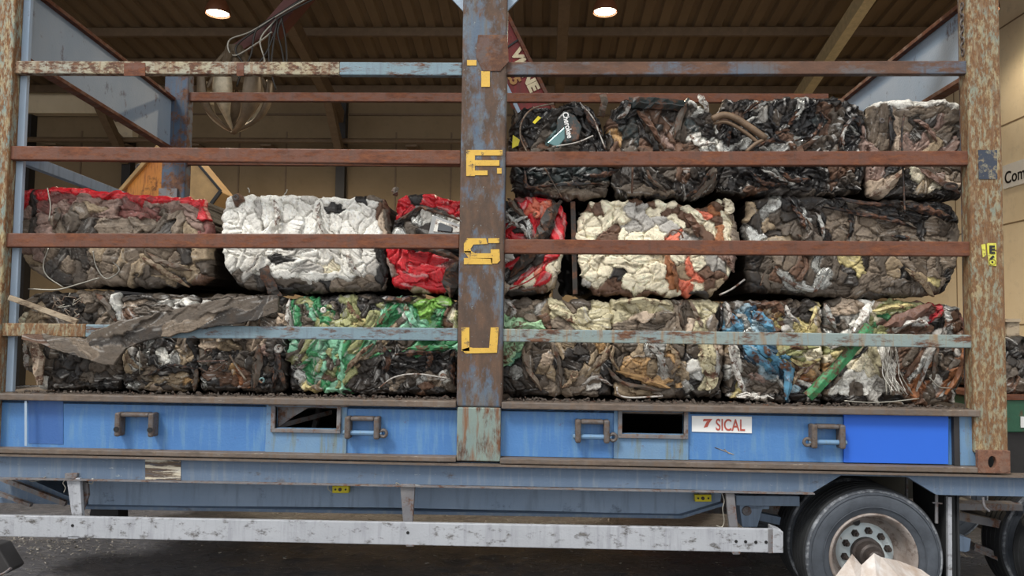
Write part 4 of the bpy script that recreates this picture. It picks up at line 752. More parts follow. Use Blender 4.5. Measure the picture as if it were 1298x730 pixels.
MB().pxprism([(693, 181), (707, 187), (716, 176), (716, 160)], YB-.074, .02).build('door_panel_teal_strip', plain('teal_gloss_panel', (98, 132, 132), .15, .3, .2), b, bevel=.006)  # glossy teal strip beside the dark panel
MB().pxprism([(682, 147), (686, 149), (678, 157), (675, 155)], YB-.06, .01).build('yellow_tag', M_yellow, b); MB().pxprism([(650, 171), (659, 177), (657, 184), (649, 188)], YB-.06, .01).build('yellow_tag', M_yellow, b)
W(b, [(702, 131), (675, 138), (661, 155), (660, 175), (668, 193)], .006, flat('g')); W(b, [(700, 186), (730, 181), (752, 172)], .005, flat('e')); W(b, [(690, 212), (700, 230), (712, 250)], .005, flat('G')); W(b, [(735, 130), (752, 150), (760, 170), (768, 190)], .005, flat('e'))
W(b, [(802, 212), (801, 245)], .007, flat('b')); S(b, 'glossy_strip', [(665, 214), (668, 235), (690, 240)], 6, 'z', curl=.5); S(b, 'glossy_strip', [(738, 222), (765, 222), (785, 214)], 7, 'z', curl=.5); S(b, 'rubber_seal', [(668, 238), (710, 234), (765, 232)], 4, 'k', curl=.5)
S(b, 'glossy_strip', [(742, 134), (748, 152), (764, 168)], 7, 'z', curl=.5); S(b, 'bent_strip', [(650, 136), (655, 148), (648, 160)], 5, 'G', curl=.5)
b = bale('T2', 'black and brown crushed bale topped by a dark rolled panel in the top row', [(768, 150), (776, 136), (795, 124), (850, 125), (880, 126), (906, 140)], [(776, 250), (830, 252), (870, 252), (908, 248)],
 '770 145 d,775 160 b,770 175 k,780 175 u 80 2,782 190 b 80 3,785 140 z -30 3,797 128 z 10 3,790 155 z,805 135 z -50 2,830 131 q 0 5,855 131 q 0 3,800 150 q,796 165 q,812 158 z 60 3,820 172 k 55 3,806 180 q,830 145 b,850 142 d,822 160 G 55 5,832 175 G 55 4,845 160 b 70 3,842 185 b,850 182 p,862 150 G -60 4,866 170 G 85 3,875 135 d -30 4,884 126 w,894 128 s 60 2,890 142 s,900 150 G,885 155 d,878 160 q,880 172 w -20 2,892 180 w,900 178 s,900 165 k,875 185 b,910 160 G,815 188 b,800 190 G,796 218 d,815 222 k 60 4,830 218 d 50 3,800 235 G 0 4,840 232 d 60 3,850 220 G,822 242 g 0 4,862 222 b,872 218 b,866 240 k,882 222 d 80 3,892 225 k,880 236 k,888 244 s 80 2,900 222 G -60 4,905 236 G -50 4,850 247 k 0 4,785 245 k',
 left=[(768, 150), (768, 190), (776, 250)], right=[(906, 140), (912, 180), (912, 220), (908, 248)], seed=17, fold=1.1, ragged=3, scr=.6)
S(b, 'rolled_panel', [(797, 128), (830, 131), (868, 133)], 15, 'q', curl=.8); S(b, 'upright_bolt', [(765, 118), (766, 130), (762, 146)], 9, 'G', Y=YB-.02, curl=.6); S(b, 'torn_flap', [(886, 119), (893, 130), (899, 142)], 9, 'w', curl=.6, Y=YB-.03)
S(b, 'bent_strip', [(800, 126), (794, 142), (782, 150)], 6, 'e', curl=.5); S(b, 'bent_strip', [(872, 128), (862, 148), (856, 175)], 8, 'G', curl=.6); S(b, 'bent_strip', [(808, 138), (824, 158), (838, 180)], 8, 'b', curl=.6); S(b, 'torn_flap', [(876, 170), (886, 182), (908, 180)], 8, 'w', curl=.6)
S(b, 'bent_strip', [(820, 214), (828, 230), (846, 242)], 6, 'G', curl=.6); S(b, 'rubber_hose', [(910, 212), (900, 232), (878, 250)], 8, 'G', curl=.8, Y=YB-.09); S(b, 'rubber_hose', [(902, 214), (888, 236), (870, 248)], 5, 'd', curl=.8, Y=YB-.09)
b = bale('T3', 'shiny black plastic-like crushed bale with a tan hose in the top row', [(906, 138), (925, 122), (970, 124), (1020, 120), (1070, 122), (1100, 140)], [(906, 246), (960, 248), (1020, 250), (1096, 246)],
 '915 130 d,928 128 k,940 125 k,942 138 z -40 4,955 132 s -35 4,960 145 z -35 4,972 130 d,965 140 e 70 2,980 140 z 80 4,988 150 G 75 3,975 158 z,995 132 k,1000 145 z -50 3,1012 138 s -60 4,1005 158 z,1018 150 z -60 3,1025 138 z,1035 150 q,1028 165 z,1020 174 s -10 3,930 150 b,928 165 z 75 4,938 172 z -60 3,950 170 z 40 3,945 182 s -30 3,960 182 z,975 178 z -20 3,990 170 b,985 185 s 0 3,1000 180 b,1010 186 b -30 3,1045 140 b,1050 155 b -60 4,1040 178 G,1050 180 d,1056 165 G,1060 145 G,1070 130 k 20 3,1080 138 k,1075 150 z 70 3,1088 160 z,1080 165 s,1072 175 z,1085 178 z -50 2,1095 165 p 80 3,1098 185 p,1100 150 G,905 160 G 85 3,912 185 w 80 3,905 175 k,920 218 k,945 215 z 20 3,955 225 z 40 3,970 218 z 40 5,985 222 s 40 5,1000 222 z 40 5,1015 218 z 40 3,975 232 z 10 3,1030 222 z 10 4,1045 215 k,1038 232 k,1060 225 b,1070 218 b,1065 235 d,1078 222 G,1090 218 k,1085 238 k,930 232 k,950 240 b 0 3,985 244 d 0 4,1020 240 k 0 5,1050 244 G 0 4',
 left=[(906, 138), (904, 190), (906, 246)], right=[(1100, 140), (1104, 180), (1102, 220), (1096, 246)], seed=18, fold=1.5, ragged=3.5, mat=M_clean, split=2, scr=1.0)
W(b, [(903, 151), (915, 146), (930, 149), (950, 161), (971, 176)], .022, M_hosetan, YB-.10, 'hose'); W(b, [(905, 156), (922, 155), (945, 168), (962, 182)], .012, M_hosetan, YB-.09, 'hose'); W(b, [(971, 176), (958, 182), (946, 192)], .012, M_hosetan, YB-.10, 'hose')
for q in ([(945, 142), (960, 132), (975, 130)], [(1000, 160), (1008, 146), (1018, 134)], [(1010, 176), (1030, 172), (1042, 155), (1042, 140)], [(925, 185), (924, 168), (930, 160)], [(950, 214), (970, 232), (1000, 232)], [(985, 212), (1005, 228), (1030, 226)], [(1065, 190), (1070, 165), (1085, 150), (1095, 170)], [(955, 190), (975, 178), (998, 180)]): S(b, 'glossy_strip', q, 6, 'z', curl=.7)
for q in ([(1004, 152), (1014, 142), (1018, 134)], [(952, 140), (965, 132), (976, 128)], [(1072, 188), (1068, 172), (1076, 158)], [(968, 214), (985, 224), (1000, 230)], [(940, 160), (950, 152), (962, 146)]): S(b, 'torn_foil', q, 4, 's', curl=.5, Y=YB-.075)
b = bale('T4', 'brown-grey crushed bale with a white top edge at the right of the top row', [(1100, 130), (1140, 125), (1180, 124), (1224, 126)], [(1102, 250), (1150, 252), (1190, 250), (1224, 252)],
 '1112 131 w 0 5,1145 129 w 0 6,1180 129 w 0 6,1210 131 w 0 4,1106 145 g 90 2,1112 165 g 90 3,1122 150 g 88 4,1120 178 g,1130 165 k 90 6,1138 160 v 75 4,1140 180 v -80 3,1150 145 g 0 3,1150 160 g,1148 180 p 60 2,1170 142 g 0 4,1165 156 d 0 2,1180 156 d,1162 172 d 60 2,1172 178 p -50 2,1182 168 g,1192 150 p -60 3,1198 140 g,1210 145 g,1205 160 g -30 3,1215 158 G,1190 180 t -50 3,1200 172 G,1208 182 p -50 2,1218 175 d,1108 188 p,1100 225 p 85 2,1110 235 v,1115 220 p -60 4,1126 230 v -60 4,1138 222 v -50 5,1128 214 k,1145 214 k 60 3,1152 232 k,1145 240 d -30 4,1160 222 W,1166 238 t,1176 232 t 85 2,1185 238 W,1175 216 G 35 3,1192 222 p 35 4,1207 230 v 30 3,1215 222 g,1195 214 g 30 3,1215 212 G,1205 240 k,1190 246 k,1160 248 k 0 4,1220 240 d',
 left=[(1100, 130), (1100, 190), (1102, 250)], right=[(1224, 126), (1226, 190), (1224, 252)], seed=19, fold=.5, scr=.4, split=0, relief=.5)
S(b, 'bent_strip', [(1131, 138), (1129, 160), (1131, 190)], 4, 'k'); S(b, 'bent_strip', [(1104, 248), (1125, 236), (1150, 212)], 8, 'v', curl=.6); S(b, 'bent_strip', [(1165, 212), (1190, 228), (1220, 244)], 8, 'p', curl=.6); W(b, [(1146, 145), (1143, 170), (1144, 200), (1146, 250), (1147, 270)], .006, flat('k'), Y=YB-.09, name='strap')
MB().ring(at(1118, 153, YB-.045), .012, .006).build('eyelet', M_lash, b); S(b, 'torn_flap', [(1160, 150), (1175, 160), (1190, 178)], 6, 'p', curl=.6)
MB().ring(at(1205, 236, YB-.06), .03, .008, st=(1.3, .6)).build('tow_eye', M_lash, b)

# bottom row -----------------------------------------------------------------
b = bale('B0', 'dark scorched crushed bale with pale torn edge at the bottom left', [(26, 380), (45, 368), (80, 370), (120, 366), (152, 372)], [(48, 496), (80, 495), (120, 496), (152, 497)],
 '38 380 g -30 2,52 372 G -20 2,60 385 d,55 392 t 60 2,72 380 d 70 2,68 395 G,85 385 k,95 375 d,90 395 d,100 388 k,80 402 G,108 375 g,118 372 G,122 392 G,115 400 d,130 380 g 60 4,140 392 G 70 4,148 398 w 70 3,135 400 g,25 392 G,22 402 W,35 400 t,45 405 t,60 408 G,100 410 d,140 410 G,30 440 v,27 450 G,30 462 v,42 445 v 85 2,46 458 W 85 3,44 478 e 85 2,45 490 w,34 475 G,58 450 d 80 3,62 475 d 80 2,70 488 d,62 462 G,75 455 k,90 460 k,88 480 k,80 490 k 0 3,105 462 d,110 480 G,100 490 k,125 465 G,130 478 d 0 2,120 490 k 0 3,140 470 G,145 488 k 0 3,115 450 d 20 4,90 445 d 0 3',
 left=[(26, 380), (20, 405), (24, 440), (32, 470), (48, 496)], right=[(152, 372), (154, 430), (152, 497)], seed=20, fold=.7, ragged=3)
S(b, 'torn_flap', [(38, 432), (48, 455), (46, 488)], 18, 'v', Y=YB-.08, curl=.6, th=.008); S(b, 'torn_flap', [(27, 434), (33, 452), (30, 470)], 7, 'e', Y=YB-.05, curl=.5)
for i in range(14):
    x = 78+random.random()*26; y = 372+random.random()*28; W(b, [(x, y), (x+random.uniform(-9, 9), y+random.uniform(-6, 9)), (x+random.uniform(-14, 14), y+random.uniform(-12, 12))], .0028, flat('g') if i % 3 else M_wire)
S(b, 'bent_strip', [(118, 372), (134, 385), (145, 408)], 8, 'G', curl=.7)
b = bale('B1', 'tan and black crushed bale under the bent bumper in the bottom row', [(150, 372), (200, 370), (250, 374)], [(152, 497), (200, 497), (248, 496)],
 '165 376 d 0 4,200 375 G 0 6,230 377 g 0 4,160 385 v 0 3,190 386 G 0 5,220 383 w 0 4,235 380 w,160 396 b,180 396 G 0 5,210 394 G 0 4,190 404 w -10 3,170 408 G 0 3,230 402 G -15 4,152 440 t 75 3,158 455 t 75 4,165 440 e 60 3,172 448 G 60 3,170 462 s,178 436 d,180 455 G 90 3,188 442 s,190 455 k,200 440 k,205 450 w 80 2,212 445 z,218 438 k,225 442 t,232 440 g 90 2,236 450 t,230 458 t,222 456 s 80 2,190 468 g -25 4,175 474 d -20 3,205 470 k 0 5,165 482 k -10 3,180 486 k 0 3,155 480 d,200 482 t -20 2,215 480 t 20 2,228 476 t -10 2,240 468 k 80 2,240 482 u -40 2,225 490 t 20 2,195 492 v,165 491 s,180 492 G,245 492 k,210 492 d 0 3,150 490 k,246 450 k 88 4',
 left=[(150, 372), (148, 430), (152, 497)], right=[(250, 374), (250, 430), (248, 496)], seed=21, fold=.8)
S(b, 'cracked_trim', [(178, 478), (200, 470), (215, 462), (245, 468)], 4, 'k', curl=.5); S(b, 'bent_strip', [(156, 440), (162, 455), (178, 470)], 6, 't', curl=.6); S(b, 'bent_strip', [(246, 468), (248, 480), (244, 496)], 6, 'G', curl=.6); W(b, [(177, 440), (177, 474)], .003)
b = bale('B2', 'dark brown scorched crushed bale beside the green one in the bottom row', [(250, 376), (290, 373), (330, 372), (362, 376)], [(250, 497), (300, 498), (362, 499)],
 '255 383 w -5 3,265 378 G 0 4,275 393 G -15 5,300 388 g -15 4,300 400 G -15 4,262 404 G,320 382 G -55 4,325 398 g -65 4,335 385 d,345 378 k,345 392 G,352 405 v,338 405 G,355 388 d 80 3,287 413 s,300 412 G,270 412 k,262 437 v 0 4,290 438 t 0 4,308 436 G,268 450 k,262 452 G,280 452 d 0 2,298 447 k,305 455 G,312 446 d,318 438 v -60 2,290 462 G,275 468 b 10 3,262 474 b 0 2,296 474 u 90 1.5,285 480 b,302 472 o 70 2,308 484 b,270 482 k 0 4,255 470 k,258 486 s 60 3,262 492 d,290 490 k 0 4,318 462 d 90 3,325 445 G 90 4,322 480 G 90 3,332 460 k 80 3,336 448 p,345 445 d,350 455 k,340 470 G,350 475 k,332 482 q,342 488 k,356 470 d 80 3,356 488 k,360 440 k,320 494 d 0 4',
 left=[(250, 376), (248, 430), (250, 497)], right=[(362, 376), (364, 430), (362, 499)], seed=22, fold=.8)
W(b, [(250, 458), (285, 457)], .005, flat('p')); W(b, [(252, 466), (268, 472), (288, 458)], .005, flat('G')); W(b, [(291, 450), (300, 465), (312, 482)], .007, flat('g')); S(b, 'bent_strip', [(336, 378), (322, 395), (314, 415)], 7, 'G', curl=.7); S(b, 'bent_strip', [(346, 382), (330, 392), (326, 415)], 5, 'g', curl=.7)
S(b, 'rubber_strip', [(350, 436), (352, 462), (345, 492)], 9, 'k', curl=.6); S(b, 'rubber_strip', [(340, 470), (355, 472), (360, 492)], 8, 'd', curl=.6); S(b, 'rubber_strip', [(326, 436), (328, 462), (320, 492)], 10, 'G', curl=.4)
MB().ring(at(353, 442, YB-.08), .017, .012, n=20).build('white_knob', flat('w'), b, smooth=True); MB().ring(at(332, 482, YB-.07), .014, .006).build('teal_knob', flat('T'), b)
for y in (450, 470): MB().ring(at(264 if y == 450 else 284, y-4, YB-.05), .02, .006).build('socket_ring', flat('d'), b)
b = bale('B3', 'green crushed bale with black plastic at its base left of the centre post', [(362, 376), (400, 374), (440, 375), (480, 373), (530, 375), (584, 378)], [(364, 498), (420, 500), (480, 501), (530, 502), (584, 502)],
 '363 390 w 90 4,366 405 e 90 3,373 402 n 80 2,372 385 n,385 383 y 0 2,385 393 G 50 2,388 405 G,398 385 n 70 2,402 395 n 70 2,394 400 m 60 3,408 407 n,402 408 y,412 395 n,420 380 k,415 398 y,428 388 k,425 400 G,420 410 y,438 383 y,446 378 y 70 2,440 398 y,450 395 y 80 2,455 408 j,447 408 y,458 385 k,465 392 d,480 378 d 0 5,510 378 G 0 5,475 388 k,470 405 y -50 3,482 395 m,480 385 y,492 392 n -35 3,485 408 n -40 4,500 402 n -40 3,508 390 m 80 3,507 405 G,518 392 m 60 4,512 400 w 60 3,525 402 n 60 3,528 410 m,535 385 l,548 388 l,560 383 l 0 2,540 395 l,530 378 y,560 396 n -40 2,545 405 n -10 3,556 408 n,565 405 b,572 398 W -70 3,578 385 G,578 405 y,368 438 m,372 445 G -45 3,385 438 y -45 3,378 455 G -50 3,395 440 n -60 3,386 452 y,397 450 n,405 440 m,405 455 m 60 2,400 465 y,415 445 y,412 460 G,420 438 m,422 450 m 85 3,428 462 G,395 470 n,403 478 m,392 480 n,420 475 y,432 450 m 85 4,438 465 n 80 4,430 480 m 80 3,410 488 n,422 488 m,415 480 b,440 445 n -60 3,450 440 y,448 455 m -55 3,458 442 n -50 3,470 438 m -45 4,468 448 t -45 6,440 478 y -50 3,378 478 s 80 2,382 465 G,372 470 k,368 485 k,385 490 j,400 492 t,372 495 k,475 455 d -50 3,482 448 d -60 4,465 468 d,475 475 d -60 2,462 485 d,480 488 d,470 495 k 0 2,445 488 d,490 440 G,488 452 z 70 3,494 465 z 80 3,485 478 d 85 3,500 448 k,510 438 G 0 3,525 440 n -10 4,540 445 n 0 4,560 442 m 0 4,570 438 n,505 460 k 0 2,520 455 k 0 3,535 462 k 0 4,515 470 k 0 2,548 458 z 80 2,560 460 k 0 2,573 455 k,575 472 k 85 3,492 485 g -20 3,505 480 g -15 3,500 490 g,520 478 G,518 487 d,532 486 s,545 478 g,542 490 b,555 485 g,562 478 w,570 488 G,525 495 k 0 4,505 497 k 0 4,558 497 k 0 4,440 498 k 0 4',
 left=[(362, 376), (361, 430), (364, 498)], right=[(584, 378), (586, 430), (584, 502)], seed=23, fold=.8, mat=M_clean, ragged=3)
for q, w_, kk in (([(506, 384), (492, 396), (474, 416)], 9, 'n'), ([(511, 384), (518, 398), (530, 416)], 8, 'm'), ([(440, 382), (446, 396), (460, 408)], 7, 'y'), ([(472, 436), (455, 450), (436, 474)], 7, 't'), ([(365, 378), (364, 398), (366, 416)], 5, 'w'), ([(512, 442), (545, 441), (574, 440)], 8, 'n')): S(b, 'green_fold' if kk in 'nmy' else 'bent_strip', q, w_, kk, curl=.25, Y=YB-.05)
for q in ([(486, 440), (492, 455), (484, 476)], [(500, 450), (530, 447), (560, 447)], [(542, 445), (545, 455), (540, 468)], [(575, 445), (572, 465), (576, 490)], [(478, 376), (505, 380), (528, 377)]): S(b, 'plastic_fold', q, 9, 'z', curl=.7)
MB().ring(at(410, 393, YB-.07), .011, .009).build('white_plug', flat('w'), b, smooth=True); MB().ring(at(562, 478, YB-.06), .016, .009).build('silver_ring', flat('e'), b, smooth=True); W(b, [(480, 492), (500, 478), (530, 474), (570, 480)], .005, flat('e'))
b = bale('B4', 'grey-brown crushed bale with pale green corner right of the centre post', [(630, 378), (680, 378), (720, 380), (778, 379)], [(632, 504), (700, 504), (778, 504)],
 '642 385 e -50 2,650 392 g,660 383 G 0 2,668 395 g -20 3,675 405 g,686 388 e,680 380 g,693 392 t 30,690 405 b,700 398 I,712 392 I 35 2,722 402 I 35 3,706 408 g 35 3,724 388 g 40 4,735 385 G 0 2,738 400 I,752 395 I -20 3,765 386 I 0 3,758 410 I 0 3,655 410 M 0 3,675 412 M 0 2,642 408 M,640 435 M,652 436 M -40 2,640 450 M -60 3,648 452 m,642 470 k,652 470 s,658 460 k,642 490 k,655 488 d 0 2,665 485 d 60 2,668 440 g 80 2,672 455 g 80 4,662 465 G 70 4,684 445 G,680 460 d -60 3,690 438 G,694 455 v,702 445 g 80 3,688 470 t,698 475 t,688 485 G,680 475 d,695 490 g,708 482 G 85 3,705 460 k 80 4,710 440 t 70 3,718 440 t,725 450 k,735 455 k 0 2,738 444 d,748 442 g,752 450 t 85 2,756 438 u,728 465 d,728 476 t,718 485 g,740 472 t,738 482 g -40 3,750 470 t -45 3,760 455 g -55 3,768 442 t -55 3,758 480 g,768 470 k,755 490 e -15 3,735 492 g,718 494 g,745 498 G,772 485 k,770 496 k,675 498 k 0 4',
 left=[(630, 378), (630, 440), (632, 504)], right=[(778, 379), (776, 440), (778, 504)], seed=24, fold=.7, split=0)
for q, w_, kk in (([(695, 386), (712, 396), (732, 412)], 10, 'I'), ([(663, 440), (668, 462), (686, 496)], 8, 'g'), ([(702, 437), (708, 460), (712, 494)], 6, 'G'), ([(738, 488), (756, 478), (776, 490)], 5, 'e'), ([(776, 438), (764, 455), (752, 470)], 7, 't'), ([(640, 382), (652, 392), (646, 405)], 6, 'e'), ([(726, 470), (722, 485), (712, 492)], 6, 't')): S(b, 'bent_strip', q, w_, kk, curl=.7)
MB().ring(at(728, 475, YB-.06), .02, .006).build('socket_ring', flat('t'), b); S(b, 'green_sheet', [(632, 412), (655, 412), (678, 413)], 12, 'M', Y=YB-.07, curl=.4); strip('green_sheet', [(650, 432), (642, 448), (636, 464)], 22, YB-.07, flat('M'), b, .006, curl=.4)
b = bale('B5', 'ivory and tan crushed bale in the bottom row below the cream one', [(772, 378), (800, 378), (850, 380), (880, 379), (918, 382)], [(774, 505), (830, 506), (880, 506), (918, 506)],
 '780 388 I 0 3,800 386 I 0 4,825 385 I 0 4,845 388 I 20 2,785 400 I 0 4,815 402 v 0 5,840 402 g -10 4,790 412 g 0 4,830 412 G 0 4,858 395 g 80 3,852 410 g -50 3,862 385 G,866 400 G 85 4,874 412 v -60 2,875 392 G 70 3,885 388 I 60 3,895 395 I,905 388 I,890 410 I -60 2,905 408 g,913 395 k 88 5,917 385 G,780 445 G,778 465 G 70 3,775 480 k,786 440 g,790 458 G -60 4,800 440 G,808 445 t,800 460 u,815 455 u,812 470 u,798 472 u 20 3,825 465 t,820 445 s,835 440 s 20 2,838 455 s 85 4,842 470 e 80 4,830 448 G,850 442 t,856 455 u 50 3,862 445 G 50 4,852 470 G 85 3,868 465 t,866 478 t,858 484 G -30 3,820 480 u 18 6,800 482 k 20 5,845 484 u 20 3,835 492 G 15 6,800 490 d 15 3,785 490 t 30 4,815 498 t 15 4,848 498 G 15 4,872 452 k,880 445 G,878 465 w,886 475 s 60,882 485 k,874 492 s,892 445 I 85 3,890 460 I 85 3,898 468 I 50 3,905 450 I 85 3,908 475 s 85 4,898 485 I -50 2,908 492 G -60 3,915 460 G 88 4,912 440 v,890 498 d 0 4,870 500 k 0 4,915 500 k',
 left=[(772, 378), (774, 440), (774, 505)], right=[(918, 382), (919, 440), (918, 506)], seed=25, fold=.7, split=0)
for q, w_, kk in (([(782, 470), (820, 482), (850, 492)], 8, 'u'), ([(770, 466), (790, 485), (840, 496)], 6, 'G'), ([(822, 438), (836, 450), (842, 478)], 8, 's'), ([(886, 436), (894, 458), (903, 480), (898, 496)], 14, 'I'), ([(910, 440), (910, 470), (900, 498)], 5, 's'), ([(866, 380), (862, 395), (868, 416)], 5, 'G'), ([(876, 380), (884, 400), (892, 416)], 6, 'g'), ([(778, 438), (776, 455), (785, 470)], 5, 't'), ([(780, 384), (815, 380), (850, 386)], 8, 'I'), ([(850, 438), (860, 456), (852, 476)], 7, 't'), ([(914, 382), (916, 400), (914, 418)], 4, 'k')): S(b, 'bent_strip', q, w_, kk, curl=.8)
W(b, [(782, 490), (784, 500), (800, 504), (840, 502)], .006, flat('e'))
b = bale('B6', 'crushed bale of mixed scrap with crumpled metallic blue sheet in the bottom row', [(918, 380), (960, 379), (1000, 381), (1044, 380)], [(918, 507), (980, 510), (1044, 512)],
 '922 386 s 70 3,924 402 e 80 3,930 392 G 50 3,936 385 e,928 410 B,936 414 B,940 400 e 60 3,946 390 c,944 410 s,950 398 B 90 3,955 392 D,958 408 c 30 2,968 405 c 45 2,978 415 B,962 398 s,956 416 c,960 384 b 0 3,975 385 b 0 4,984 392 b -20 3,974 396 t,988 398 u,982 404 b 40 3,975 408 o 40 2,990 410 j,985 416 b,1000 388 G -30 3,998 400 d,1010 396 d 0 2,1020 390 d,1024 402 d,1003 412 e,1012 416 j,1008 384 g 0 5,1022 414 j 60 2,1030 410 j 70 3,1036 405 t 70 3,1035 388 j,1042 395 e,1040 415 t,922 444 t,924 458 g,920 475 s,930 445 w 80 3,934 465 w 75 3,940 485 w 60 3,946 495 s 60 2,938 442 z,945 446 D 30 2,955 448 B 35 3,962 458 D 35 3,972 446 B 50 3,982 445 D,968 466 c 30 3,978 470 B 30 3,984 478 s 50 2,986 462 B,992 470 D 70 3,998 462 B 60 3,1001 478 B 85 4,996 492 D 85 3,1003 490 c 85,952 468 G 20 2,960 478 p 20 3,975 485 G 20 3,965 492 G 10 3,950 485 G,984 492 G,935 478 G,928 490 k,933 500 j,924 485 G,988 440 j -30 2,984 452 y -40 3,1005 445 y 0 5,1015 455 y 0 5,1030 448 W,1040 442 W,1042 455 W,1008 465 b 50 3,1014 475 t 50 2,1022 465 p,1030 472 u -30 2,1020 480 o,1038 468 t,1010 488 b,1018 492 k,1024 486 w,1032 490 w,1030 498 k,1042 485 G,1012 500 k 0 3,955 502 w 0 2,970 504 w,985 504 k 0 2,930 506 k 0 4,1040 505 k',
 left=[(918, 380), (918, 440), (918, 507)], right=[(1044, 380), (1046, 440), (1044, 512)], seed=26, fold=.85, ragged=3, mat=M_clean, split=1)
for q, w_, kk in (([(955, 395), (968, 405), (984, 420)], 14, 'B'), ([(928, 396), (932, 408), (944, 418)], 9, 'B'), ([(945, 442), (962, 455), (985, 472)], 12, 'B'), ([(984, 456), (1000, 470), (998, 508)], 12, 'B'), ([(970, 438), (978, 450), (990, 458)], 9, 'B'), ([(926, 440), (934, 470), (946, 500)], 8, 'w'), ([(985, 452), (1000, 442), (1040, 440)], 7, 'y'), ([(998, 386), (1002, 400), (1016, 410)], 6, 'e'), ([(1004, 455), (1020, 462), (1042, 455)], 7, 'j'), ([(966, 386), (985, 386), (996, 400)], 8, 'b'), ([(1026, 418), (1032, 400), (1036, 388)], 5, 'j'), ([(920, 382), (926, 398), (922, 416)], 5, 'e'), ([(1006, 490), (1012, 474), (1026, 466)], 5, 't')): S(b, 'blue_sheet' if kk == 'B' else 'bent_strip', q, w_, kk, curl=.8, Y=YB-.07)
for i in range(10):
    x = 940+random.random()*45; W(b, [(x, 500+random.random()*6), (x+random.uniform(-8, 8), 497+random.random()*8), (x+random.uniform(-14, 14), 500+random.random()*7)], .0035, flat('w'), name='shredded_strip')
S(b, 'perforated_strip', [(922, 422), (928, 440), (932, 458)], 7, 'w', Y=YB-.085)
b = bale('B7', 'crushed bale with silver sheet and orange rust at the right end of the bottom row', [(1044, 380), (1070, 378), (1110, 381), (1160, 382), (1222, 386)], [(1044, 512), (1110, 514), (1170, 515), (1214, 512)],
 '1048 390 e 80 3,1050 405 s 80 3,1056 415 G,1060 382 G 0 2,1072 384 v,1070 396 v,1082 392 v 0 2,1078 404 e 20 3,1062 410 k,1072 414 G,1086 408 w -55 4,1096 396 w -60 4,1090 418 s,1102 385 w 80 2,1106 402 y 80 2,1118 396 y -10 3,1130 390 j -10 4,1150 386 y -5 4,1115 406 W,1108 416 n -50 3,1120 416 y,1125 408 a -22 5,1145 402 a -22 6,1170 392 a -22 5,1182 386 a,1140 416 w -20 4,1158 410 w -10 4,1172 408 w,1168 418 b 0 3,1152 420 b,1190 388 f,1196 394 f 60 2,1184 404 f -60 2,1190 410 k,1200 400 G 90 2,1205 392 s 0 2,1204 415 s 85 3,1214 398 b,1216 414 b 80 2,1225 405 R 80 4,1222 392 w,1050 445 y 0 3,1062 440 e,1048 458 W,1060 450 j,1052 468 u -30,1045 476 t,1066 462 t,1052 485 k,1046 495 G,1065 480 g -50 3,1060 490 w -50 4,1072 470 k -50 5,1085 445 I,1092 460 W -70 3,1080 462 W,1078 478 w,1090 475 w,1100 470 W 50 2,1085 492 G,1072 492 w,1098 490 w,1108 482 w 60 2,1112 496 e,1120 488 e 40 2,1104 450 I 80 3,1112 455 I 70 4,1118 470 g 60 4,1122 445 w 85 3,1128 455 e 80 4,1135 445 G 80 3,1132 470 w 80 3,1130 488 w 60 3,1142 440 b 70 3,1148 450 b -50 3,1158 444 G -60 3,1145 465 b,1148 472 k,1142 482 b 50 2,1160 462 b -55 6,1155 485 o,1165 482 o -50 2,1160 496 o,1172 490 o,1150 495 b,1175 458 s -55 4,1186 444 e -55 3,1178 472 G -60 2,1184 462 k -65 5,1190 448 G 80 2,1198 445 d,1195 462 g 80 2,1204 455 G,1200 475 d 60 2,1190 482 w 40 3,1182 498 G,1170 505 b,1194 494 e,1200 488 o -60 4,1212 470 o -65 4,1218 450 e 85 3,1220 440 b,1222 460 o 85 3,1206 500 b,1195 506 G,1214 492 d,1130 505 k 0 4,1080 506 k 0 5,1055 506 k',
 left=[(1044, 380), (1046, 440), (1044, 512)], right=[(1222, 386), (1230, 420), (1230, 460), (1214, 512)], seed=27, fold=.8, ragged=3)
for q, w_, kk in (([(1122, 414), (1150, 402), (1184, 386)], 16, 'a'), ([(1105, 384), (1096, 400), (1084, 420)], 12, 'w'), ([(1048, 384), (1052, 400), (1062, 416)], 8, 's'), ([(1118, 440), (1124, 470), (1140, 500)], 5, 'w'), ([(1188, 438), (1176, 462), (1164, 496)], 6, 's'), ([(1172, 444), (1158, 464), (1146, 484)], 6, 'b'), ([(1226, 440), (1218, 470), (1202, 500)], 8, 'o'), ([(1200, 390), (1203, 404), (1200, 418)], 8, 's'), ([(1192, 438), (1185, 465), (1184, 485)], 5, 'G'), ([(1135, 416), (1160, 406), (1180, 412)], 6, 'w'), ([(1106, 394), (1130, 390), (1160, 386)], 6, 'j')): S(b, 'bent_strip', q, w_, kk, curl=.8, Y=YB-.065)
S(b, 'green_bar', [(1106, 414, YB-.13), (1066, 460, YB-.13), (1026, 504, YB-.13)], 13, 'n', th=.02, curl=.3)
S(b, 'red_rag', [(1186, 388), (1195, 394), (1184, 406)], 7, 'f', curl=.8)
for i in range(13):
    x = 1128+random.uniform(-8, 8); W(b, [(x, 436), (x+random.uniform(-4, 8), 456), (x+random.uniform(-4, 8), 476), (x+random.uniform(0, 22), 500)], .0028, flat('w') if i % 2 else M_wire, name='wire')
W(b, [(1070, 508), (1100, 510), (1130, 509), (1165, 505)], .004); W(b, [(1178, 478), (1190, 490), (1206, 492)], .004)

